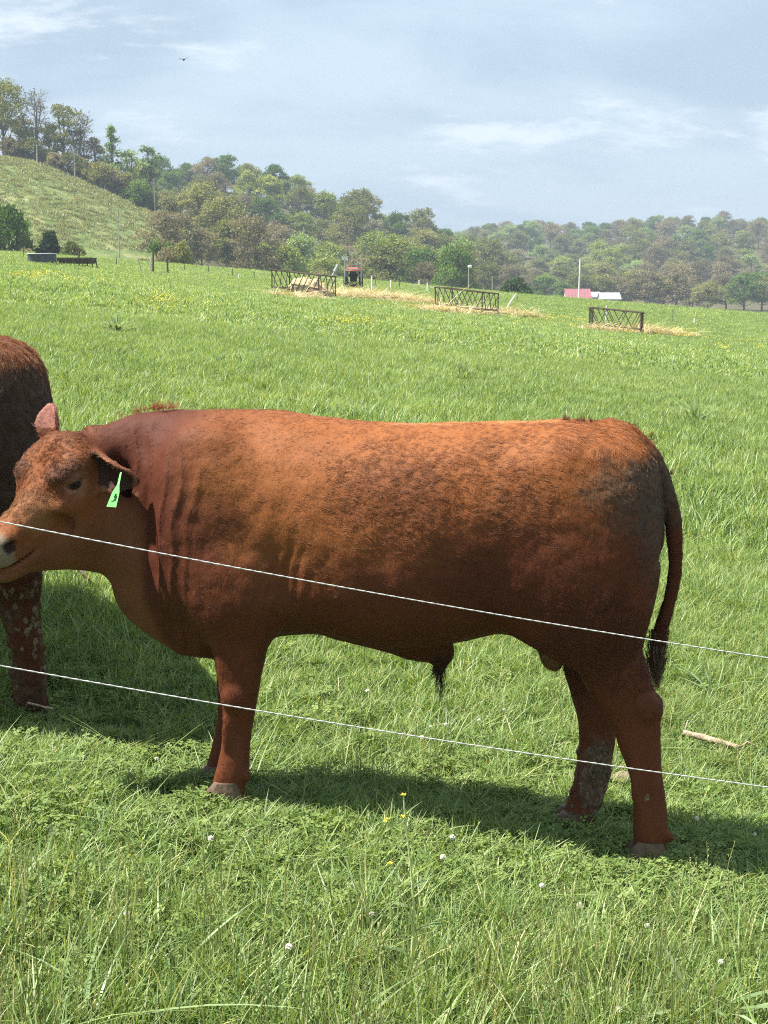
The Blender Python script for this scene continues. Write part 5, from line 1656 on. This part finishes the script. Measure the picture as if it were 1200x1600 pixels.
# --- stock tank with float box
y = y_for(66, 413); c = foot(66, y); Lk = 42 * y / FPX; Hh = 15.5 * y / FPX
tk = thing('water_tank', 'dark oblong stock tank with a float box on its rim', 'water tank', c, R(-4))
def oval(z, s, n=36):
    out = []
    for i in range(n):
        a = 2 * math.pi * i / n; ca, sa = math.cos(a), math.sin(a)
        out.append((Lk / 2 * s * math.copysign(abs(ca) ** .45, ca), .45 * s * math.copysign(abs(sa) ** .45, sa), z))
    return out
b = MB()
rings = [oval(-.05, .97), oval(.03, .98), oval(Hh * .5, 1.0), oval(Hh * .96, 1.0), oval(Hh, 1.03), oval(Hh, .95), oval(Hh * .5, .94)]
for r0, r1 in zip(rings[:-1], rings[1:]):
    for i in range(36): b.quad(r0[i], r0[(i + 1) % 36], r1[(i + 1) % 36], r1[i])
b.build('tank_wall', M_tank, tk, True)
b = MB(); b.tube(oval(Hh + .012, 1.0) + [oval(Hh + .012, 1.0)[0]], .030, 6, False); b.build('rim', simple('tank_rim', (.40, .46, .52), .5, .1), tk, True)
b = MB(); b.poly(oval(Hh * .86, .94)); b.build('water', M_water, tk)
b = MB(); b.box((-.28, -.30, Hh * .85), (.28, .12, Hh + .20)); b.box((-.20, -.26, Hh + .20), (-.05, .08, Hh + .25)); b.box((.06, -.26, Hh + .20), (.24, .08, Hh + .26)); b.build('float_box', M_black, tk)

# --- feed bunk on legs
y = y_for(119, 417); c = foot(119, y); L = 55 * y / FPX; hb = 13 * y / FPX
fb = thing('feed_trough', 'long brown feed trough on slanting legs beside the stock tank', 'feed trough', c + np.array([0, .2, 0]), R(-7))
b = MB(); z0 = hb * .38; z1 = hb
for s0, s1 in ((-1, 1),):
    pr = [(-.42, z1), (-.26, z0), (.26, z0), (.42, z1)]
    for (ya, za), (yb, zb) in zip(pr[:-1], pr[1:]):
        b.quad((-L / 2, ya, za), (L / 2, ya, za), (L / 2 * .92, yb, zb) if zb < za else (L / 2, yb, zb), (-L / 2 * .92, yb, zb) if zb < za else (-L / 2, yb, zb))
    for e in (-1, 1): b.quad((e * L / 2, -.42, z1), (e * L / 2 * .92, -.26, z0), (e * L / 2 * .92, .26, z0), (e * L / 2, .42, z1))
b.build('trough', M_wood, fb)
for s in (-1, 1): b = MB(); b.box((-L / 2 - .03, s * .42 - .03, z1 - .03), (L / 2 + .03, s * .42 + .03, z1 + .04)); b.build('rim_board', M_wood, fb)
for k in range(5):
    xk = -L / 2 * .96 + L * .96 * k / 4
    for s in (-1, 1):
        b = MB(); b.tube([(xk + (.10 if k == 4 else (-.12 if k == 0 else 0)), s * .40, -.05), (xk, s * .45, z1)], .035, 6); b.build('leg', M_rust, fb)

# --- posts
def post(u, vt, vb, m, wpx, label, name='fence_post', y=None, lean=0.0, cap=False, cat='post', square=False):
    y = y or y_for(u, vb); c = foot(u, y); H = (vb - vt) * y / FPX; r = max(.018, wpx * y / FPX / 2)
    b = MB(); d = lean * y / FPX
    if square: b.box((-r, -r, -.05), (r, r, H), Matrix.Shear('XZ', 4, (0, 0)) if False else None)
    else: b.tube([(0, 0, -.1), (d * .5, 0, H * .5), (d, 0, H)], [r, r * .97, r * .9], 8)
    if name == 'steel_fence_post':
        for k in range(6): b.box((-r * .5, -r * 1.6, H * (.3 + .1 * k)), (r * .5, -r * .6, H * (.33 + .1 * k)))
    o = b.build(name, m); o.location = tuple(c); tag(o, label, cat)
    return o
post(123, 388, 412, M_wood, 2.6, 'dark wooden post standing behind the feed trough', 'wooden_post', lean=1.0)
post(239, 395, 427, M_wood, 3.2, 'tall dark wooden post in the pair of posts below the hill', 'wooden_post', lean=1.0)
post(262, 404, 428, M_wood, 3.0, 'short dark wooden post with a hanging wire, right of the taller one', 'wooden_post')
post(222, 405, 427, M_pole, 2.0, 'pale leaning rail standing left of the tall dark post', 'leaning_rail', lean=-6, cat='rail')
post(235, 403, 427, M_pole, 2.0, 'pale brace stick against the tall dark post', 'brace_stick', lean=1.5, cat='stick')
for u, vt, vb, lab in ((37, 387, 402, 'thin steel fence post left of the stock tank'), (182, 403, 416, 'thin steel fence post midway between the trough and the tall dark post'),
                       (288, 413, 424, 'thin steel fence post right of the short dark post'), (326, 416, 429, 'thin steel fence post below the near corner of the wood'),
                       (363, 420, 433, 'thin steel fence post halfway from the wood corner to the full feeder'), (397, 424, 436, 'thin steel fence post just left of the full feeder'),
                       (587, 433, 447, 'thin steel fence post right behind the tall white post by the tractor'), (624, 437, 450, 'thin steel fence post right of the second white post'),
                       (1051, 483, 504, 'dark steel fence post right of the zigzag feeder'), (808, 463, 472, 'short dark post beside the slanting white brace')):
    post(u, vt, vb, M_tstee, 1.3, lab, 'steel_fence_post')
for u, vt, vb, wpx, lab in ((581, 431, 457, 2.6, 'tall white fence post just right of the tractor'), (611, 438, 453, 2.6, 'second white fence post right of the tractor'),
                            (668, 442, 455, 2.6, 'white fence post just left of the empty middle feeder'), (655, 437, 446, 2.2, 'short white post at the foot of the wood'),
                            (947, 477, 503, 2.2, 'white post standing behind the zigzag feeder'), (1085, 497, 507, 2.4, 'small white marker post alone in the grass at right'),
                            (373, 428, 436, 2.0, 'small white post left of the full feeder')):
    post(u, vt, vb, M_white, wpx, lab, 'white_fence_post')
post(790, 460, 483, M_white, 2.6, 'slanting white brace pole right of the middle feeder', 'white_brace_pole', lean=16, cat='pole')

# --- utility poles
def upole(u, vt, vb, y, label, arm=True, m=None, wpx=2.2, lean=0.0, hidden=1.0, lamp=False):
    c = foot(u, y); zt = at(u, vt, y)[2]; H = zt - c[2]
    r = wpx * y / FPX / 2; d = lean * y / FPX
    t = thing('utility_pole', label, 'utility pole', c, 0.0)
    b = MB(); b.tube([(0, 0, -.4), (d, 0, H)], [r * 1.15, r * .8], 9); b.build('pole', m or M_pole, t)
    if arm:
        w2 = 11 * y / FPX / 2
        b = MB(); b.box((d * .96 - w2, -.06, H * .955 - .07), (d * .96 + w2, .06, H * .955 + .07)); b.build('crossarm', M_pole, t)
        for s in (-.9, 0.02, .9):
            b = MB(); b.tube([(d + s * w2, 0, H * .955 + .07), (d + s * w2, 0, H * .955 + .28)], [.06, .04], 6); b.build('insulator', M_galv, t)
    if lamp:
        b = MB(); b.ball((d + .1, -.15, H - .1), (.22, .18, .16)); b.build('lamp', M_white, t)
    return t
upole(58, 226, 262, 252., 'utility pole with a crossarm highest on the grassy hill')
upole(117, 235, 281, 250., 'utility pole with a crossarm in the middle of the grassy hill')
upole(242, 284, 322, 256., 'utility pole with a crossarm at the end of the hill trees')
upole(188, 325, 386, 172., 'slim grey pole standing low on the grassy hill side', wpx=1.9, arm=False)
upole(903, 404, 466, 170., 'tall pale pole in front of the red-roofed house', arm=False, m=M_white, wpx=2.6, lean=2)
upole(732, 415, 447, 150., 'pole with a lamp head left of the dark round evergreen', arm=False, lamp=True, wpx=2.0)
upole(769, 432, 452, 150., 'short plain pole between the lamp pole and the evergreen', arm=False, wpx=1.8)

# --- gravel lane along the far edge of the field
def lane(u0, u1, y, w_, n=60):
    V = []; F = []
    for i in range(n + 1):
        u = u0 + (u1 - u0) * i / n
        for k, dy in enumerate((-w_ / 2, 0, w_ / 2)):
            p = foot(u, y + dy); V.append((p[0], y + dy, p[2] + .05 - (.03 if k != 1 else 0)))
    for i in range(n):
        for k in range(2): q = i * 3 + k; F.append((q, q + 3, q + 4, q + 1))
    return np.array(V), np.array(F)
M_gravel = simple('pale_gravel', (.42, .40, .36), .95, .15, 3, .3)
for u0, u1, lab in ((392, 548, 'pale gravel lane crossing the field edge before the wood'), (640, 808, 'pale gravel lane running past the far feeders')):
    v, f = lane(u0, u1, 121.5, 2.4); o = link('gravel_road', mesh_np('gravel_road', v, f, True), M_gravel); tag(o, lab, None, None, 'structure')

# --- farm buildings across the valley
def gable(name, label, cat, u0, u1, vr, ve, y, depth, m_wall, m_roof, ridge_x=True, windows=0):
    pl = at(u0, ve, y); pr = at(u1, ve, y); zr = at(u0, vr, y)[2]; ze = pl[2]
    Wd_ = pr[0] - pl[0]; x0 = (pl[0] + pr[0]) / 2; zb = min(gz(x0, y), ze - 2.2)
    t = thing(name, label, cat, (x0, y, zb), 0.0)
    he = ze - zb; hr_ = zr - zb
    b = MB(); b.box((-Wd_ / 2 + .2, 0, -.5), (Wd_ / 2 - .2, depth, he)); 
    for s in (-1, 1): b.poly([(s * (Wd_ / 2 - .2), 0, he), (s * (Wd_ / 2 - .2), depth, he), (s * (Wd_ / 2 - .2), depth / 2, hr_ - .1)])
    b.build('wall', m_wall, t)
    ov = .35
    for nm, ya, za, yb, zb_ in (('roof', -ov, he - .12, depth / 2, hr_), ('roof', depth / 2, hr_, depth + ov, he - .12)):
        b = MB(); n = max(8, int(Wd_ / .6))
        for i in range(n):
            xa = -Wd_ / 2 + Wd_ * i / n; xb = -Wd_ / 2 + Wd_ * (i + 1) / n; xm = xa + (xb - xa) * .15
            b.quad((xa, ya, za + .05), (xm, ya, za + .05), (xm, yb, zb_ + .05), (xa, yb, zb_ + .05))
            b.quad((xm, ya, za), (xb, ya, za), (xb, yb, zb_), (xm, yb, zb_))
        b.build(nm, m_roof, t)
    b = MB(); b.box((-Wd_ / 2, -ov - .05, he - .30), (Wd_ / 2, -ov, he - .08)); b.build('fascia', M_white, t)
    for k in range(windows):
        xk = -Wd_ / 2 + Wd_ * (k + .7) / (windows + .4)
        b = MB(); b.box((xk - .45, -.06, he * .35), (xk + .45, -.003, he * .75)); w_ = b.build('window', M_white, t)
        b = MB(); b.box((xk - .36, -.09, he * .39), (xk + .36, -.062, he * .71)); b.build('pane', M_water, w_)
    return t
M_siding = simple('pale_siding', (.42, .43, .40), .8, .1, 4, .1)
M_roofred = simple('red_metal_roof', (.27, .105, .115), .5, .15, 2, .05)
M_roofgrey = simple('grey_metal_roof', (.56, .60, .65), .35, .08, 2, .05, .4)
gable('farm_house', 'low house with a faded red metal roof in front of the far ridge', 'house', 884, 925, 451, 466, 300., 6.0, M_siding, M_roofred, windows=3)
gable('farm_shed', 'pale shed with a grey metal roof right of the red-roofed house', 'shed', 938, 971, 457, 466, 296., 5.0, M_siding, M_roofgrey, windows=1)
gable('lean_to_shed', 'small white lean-to between the red-roofed house and the grey shed', 'shed', 924, 939, 456, 463, 304., 3.0, M_white, M_siding)

# --- a bird far up
by = 120.0; bc = at(288, 93, by)
bd = thing('soaring_bird', 'dark bird gliding alone high in the sky', 'bird', bc, R(20))
b = MB(); b.tube([(-.02, -.22, 0), (0, -.12, .01), (0, .05, .01), (0, .2, 0), (0, .34, -.005)], [.015, .045, .06, .035, .05], 8); b.build('body', M_black, bd, True)
for s, tipz in ((-1, -.02), (1, .22)):
    b = MB()
    w_ = [(0, .10, .02), (.18, .12, .04 + tipz * .2), (.34, .10, .05 + tipz * .8), (.46, .06, .04 + tipz * 1.3)]
    for (x0, c0, z0_), (x1, c1, z1_) in zip(w_[:-1], w_[1:]):
        b.quad((s * x0, -c0, z0_), (s * x1, -c1, z1_), (s * x1, c1, z1_), (s * x0, c0, z0_)); b.quad((s * x0, c0, z0_ - .012), (s * x1, c1, z1_ - .01), (s * x1, -c1, z1_ - .01), (s * x0, -c0, z0_ - .012))
    b.build('wing', M_black, bd)

# ------------------------------------------------------------------ near things
M_wire = simple('polywire', (.62, .61, .58), .5, .1, 200, .3)
def wire(u0, v0, y0, u1, v1, y1, label):
    a = at(u0, v0, y0); c = at(u1, v1, y1); d = (c - a)
    pts = []
    for i in range(61):
        t = -.8 + 2.6 * i / 60
        p = a + d * t; p[2] -= .012 * (1 - (2 * np.clip(t, -.2, 1.2) - 1) ** 2); pts.append(p)
    b = MB(); b.tube(pts, .00125, 8)
    # twisted strands
    for ph in (0, 3.14159):
        q = []
        for i in range(0, 700):
            t = -.8 + 2.6 * i / 699; p = a + d * t; p[2] -= .012 * (1 - (2 * np.clip(t, -.2, 1.2) - 1) ** 2)
            q.append((p[0], p[1] + .0012 * math.cos(i * .9 + ph), p[2] + .0012 * math.sin(i * .9 + ph)))
        b.tube(q, .0007, 4)
    return tag(b.build('fence_wire', M_wire, None, True), label, 'fence wire', 'electric fence wires in front of the bull')
wire(0, 815, 3.40, 1200, 1028, 3.85, 'upper white fence wire crossing the bull at chest height')
wire(0, 1040, 3.40, 1200, 1230, 3.85, 'lower white fence wire crossing the bull at its knees')

M_dead = simple('dead_wood', (.36, .28, .20), .9, .5, 40, .9)
def stick(pix, rads, label, name, m=M_dead, lift=.05, cat='stick', twigs=()):
    pts = [ground(u, v, 2, 40) + np.array([0, 0, lift]) for u, v in pix]
    tf = np.linspace(0, len(pts) - 1, 24); pts = np.stack([np.interp(tf, np.arange(len(pix)), np.array(pts)[:, q]) for q in range(3)], 1); rads = np.interp(tf, np.arange(len(pix)), rads)
    b = MB(); b.tube(pts, list(rads), 9)
    for (u0, v0, u1, v1, r_) in twigs:
        p = ground(u0, v0, 2, 40) + np.array([0, 0, lift]); q = ground(u1, v1, 2, 40) + np.array([0, 0, lift + .02]); b.tube([p, (p + q) / 2 + np.array([0, 0, .02]), q], [r_, r_, r_ * .6], 5)
    me = b.mesh(name, True); vv = np.array([v.co[:] for v in me.vertices]); vv = vv + .0028 * np.stack([vnoise(vv, 55, 50 + q, 2) for q in range(3)], 1); me.vertices.foreach_set('co', vv.astype(np.float32).ravel())
    return tag(link(name, me, m), label, cat)
stick([(1067, 1166), (1090, 1172), (1120, 1180), (1155, 1190)], [.011, .014, .013, .009], 'pale broken stick lying in the grass behind the hind legs', 'dead_stick', lift=.055, twigs=((1155, 1190, 1180, 1196, .004), (1069, 1164, 1078, 1155, .003)))
stick([(112, 905), (125, 918), (140, 934)], [.007, .008, .005], 'thin grey twig lying in the grass under the bull\'s chin', 'fallen_twig', M_wood, lift=.09)
stick([(45, 1128), (62, 1133), (84, 1137)], [.004, .0045, .003], 'dry straw-coloured twig in the grass below the left wire end', 'dry_twig', lift=.07)
c = ground(972, 1232, 2, 40)
b = MB(); b.ball((0, 0, .05), (.040, .035, .032), 14, 10)
me = b.mesh('stone', True); vv = np.array([v.co[:] for v in me.vertices]); vv = vv * (1 + .22 * vnoise(vv, 22, 41, 2))[:, None]; me.vertices.foreach_set('co', vv.astype(np.float32).ravel())
o = link('stone', me, simple('tan_stone', (.21, .165, .11), .9, .35, 40, .8)); o.location = tuple(c + np.array([0, 0, -.015])); tag(o, 'small tan stone in the grass between the hind legs', 'stone')

# tall flowering stem in front
def weed(u, vt, vb, label):
    c = ground(u + 6, vb, 2, 20); H = (vb - vt) * c[1] / FPX
    t = thing('mustard_plant', label, 'plant', c, 0.0)
    sx = lambda z: .012 * math.sin(z * 9) - .008 * z
    b = MB(); zs = np.linspace(-.02, H, 12); b.tube([(sx(z), 0, z) for z in zs], [.0044 - .0028 * z / H for z in zs], 7)
    br = [(.30, -.05, .16, .0), (.62, -.055, .11, .01), (.78, -.014, .05, 0), (.46, .035, .05, -.01), (.20, .05, .10, 0)]
    for f, dx, dz, dy in br: b.tube([(sx(H * f), 0, H * f), (sx(H * f) + dx * .6, dy, H * f + dz * .5), (sx(H * f) + dx, dy, H * f + dz)], [.0020, .0016, .0010], 5)
    b.build('stem', simple('weed_stem', (.50, .56, .22), .7, .12, 40, .1), t)
    for f, dx, dz, dy in [(1.0, 0, 0, 0)] + br[:3]:
        for k in range(3):
            b = MB(); cx, cz = sx(H * min(f, 1)) + dx + random.uniform(-.005, .005), H * f + dz + random.uniform(-.006, .003)
            for q in range(4):
                a = q * 1.5708 + k; b.quad((cx, dy, cz), (cx + .005 * math.cos(a - .5), dy + .004 * math.sin(a - .5), cz + .002), (cx + .007 * math.cos(a), dy + .006 * math.sin(a), cz + .004), (cx + .005 * math.cos(a + .5), dy + .004 * math.sin(a + .5), cz + .002))
            b.build('flower', M_yellow, t)
    for f, s, L in ((.28, 1, .07), (.40, -1, .05), (.15, -1, .09), (.52, 1, .05)):
        b = MB(); z = H * f; x0 = sx(z)
        pr = [(0, .002), (.3, .008), (.7, .009), (1, .001)]
        for (t0, w0), (t1, w1) in zip(pr[:-1], pr[1:]):
            P_ = lambda t_, w_: [(x0 + s * L * t_, q * w_, z + L * .8 * t_ - L * .5 * t_ * t_) for q in (-1, 1)]
            a0, a1 = P_(t0, w0); c0, c1 = P_(t1, w1); b.quad(a0, a1, c1, c0)
        b.build('leaf', M_broad, t)
    return t
weed(633, 1213, 1540, 'tall thin yellow-flowered weed standing in front of the bull')

# broad blue-green tufts
def tuft_plant(u, v, n, L, wd, label, seed, spread=.8):
    rg = np.random.default_rng(seed); c = ground(u, v, 2, 60)
    t = thing('broad_grass_tuft', label, 'grass tuft', c, 0.0, 'broad-bladed tufts')
    for k in range(n):
        V, F4, F3, T = blades(rg, 1, .05 * L / .25, L * .6, L * 1.05, wd, spread, 7, .9)
        me = clump_mesh('leaf', [(V, F4, F3, T)], M_broad); link('leaf', me, None, t)
    return t
tuft_plant(150, 1600, 12, .17, .011, 'broad blue-green grass tuft low at the left front', 1)
tuft_plant(270, 1530, 4, .17, .009, 'broad-bladed tuft with one arching leaf left of front centre', 2, .6)
tuft_plant(420, 1580, 5, .17, .010, 'broad-bladed tuft in the front grass between the left tuft and the weed', 3, .7)
tuft_plant(530, 1625, 5, .16, .010, 'broad-bladed tuft at the bottom edge left of the weed', 4, .6)
tuft_plant(1110, 1095, 12, .17, .012, 'bright broad-bladed tuft behind the bull\'s tail', 5, .5)
tuft_plant(1085, 662, 40, .42, .030, 'spiky blue-green thistle-like tuft up the field above the rump', 6, .7)
tuft_plant(725, 600, 34, .40, .035, 'dark spiky tuft in the field above the bull\'s loin', 7, .7)
tuft_plant(182, 520, 34, .45, .05, 'dark low tuft in the field above the withers', 8, .9)
tuft_plant(1105, 1600, 9, .22, .022, 'wide-leaved weed at the bottom right corner', 9, .55)

# white clover heads
heads = [(787, 1104, 'behind the belly, left of the hind legs'), (672, 1132, 'just below the belly tuft'), (697, 1130, 'right below the belly tuft'), (660, 1157, 'on the lower wire line under the belly'), (245, 1186, 'left of the foreleg'),
         (706, 1318, 'at the front rim of the shadow, right of the weed'), (692, 1352, 'right of the middle of the weed'), (847, 1393, 'in front of the far hind hoof'), (1088, 1284, 'in the shadow right of the hind leg'), (1178, 1303, 'in the shadow at the picture edge'),
         (748, 1120, 'right of the two below the belly tuft'), (1010, 1455, 'in front of the near hind hoof'), (575, 1080, 'behind the belly, right of the foreleg'), (905, 1425, 'low in the grass below the far hind hoof'), (580, 1440, 'left of the weed stem'),
         (1125, 1520, 'near the bottom right corner'), (330, 1320, 'in front of the foreleg'), (200, 1440, 'in the front grass at left'), (452, 1502, 'in the front grass left of the weed foot'), (965, 1600, 'at the bottom edge of the picture')]
cm = None
for i, (u, v, wh) in enumerate(heads):
    c = ground(u, v + 30, 2, 20)
    t = thing('clover_flower', 'white clover head ' + wh, 'flower', c, i * 1.3, 'white clover heads')
    if cm is None:
        b = MB(); b.tube([(0, 0, 0), (.003, .002, .05), (.002, 0, .095)], [.0013, .0012, .001], 5); sm = b.mesh('stem'); sm.materials.append(M_stem)
        b = MB(); rr = np.random.default_rng(3)
        for k in range(46):
            d = rr.normal(0, 1, 3); d[2] = d[2] * .8 + .2; d /= np.linalg.norm(d)
            b.tube([np.array([.002, 0, .100]) + d * .003, np.array([.002, 0, .100]) + d * .0105], [.0012, .0020], 4)
        cm = b.mesh('head'); cm.materials.append(M_flower)
    for nm, me in (('stem', sm), ('flower_head', cm)):
        o = bpy.data.objects.new(nm, me); C.objects.link(o); o.parent = t
    t.scale = (random.uniform(.60, .88),) * 3
# ------------------------------------------------------------------ the air
b = MB(); b.box((-1560, -1560, -60), (1560, 1560, 95))
hz = b.build('haze', None); hz['kind'] = 'stuff'; hz['label'] = 'thin pale haze over the valley'
hm_ = bpy.data.materials.new('haze'); hm_.use_nodes = True
for n_ in list(hm_.node_tree.nodes): hm_.node_tree.nodes.remove(n_)
hg = NT(hm_.node_tree); ho = hg.n('ShaderNodeOutputMaterial')
pv = hg.n('ShaderNodeVolumePrincipled', ins={'Color': rgb(.46, .54, .64), 'Density': .0006, 'Anisotropy': 0.0})
hm_.node_tree.links.new(pv.outputs[0], ho.inputs['Volume']); hz.data.materials.append(hm_)
print('built', round(time.time() - T0, 1), 's')
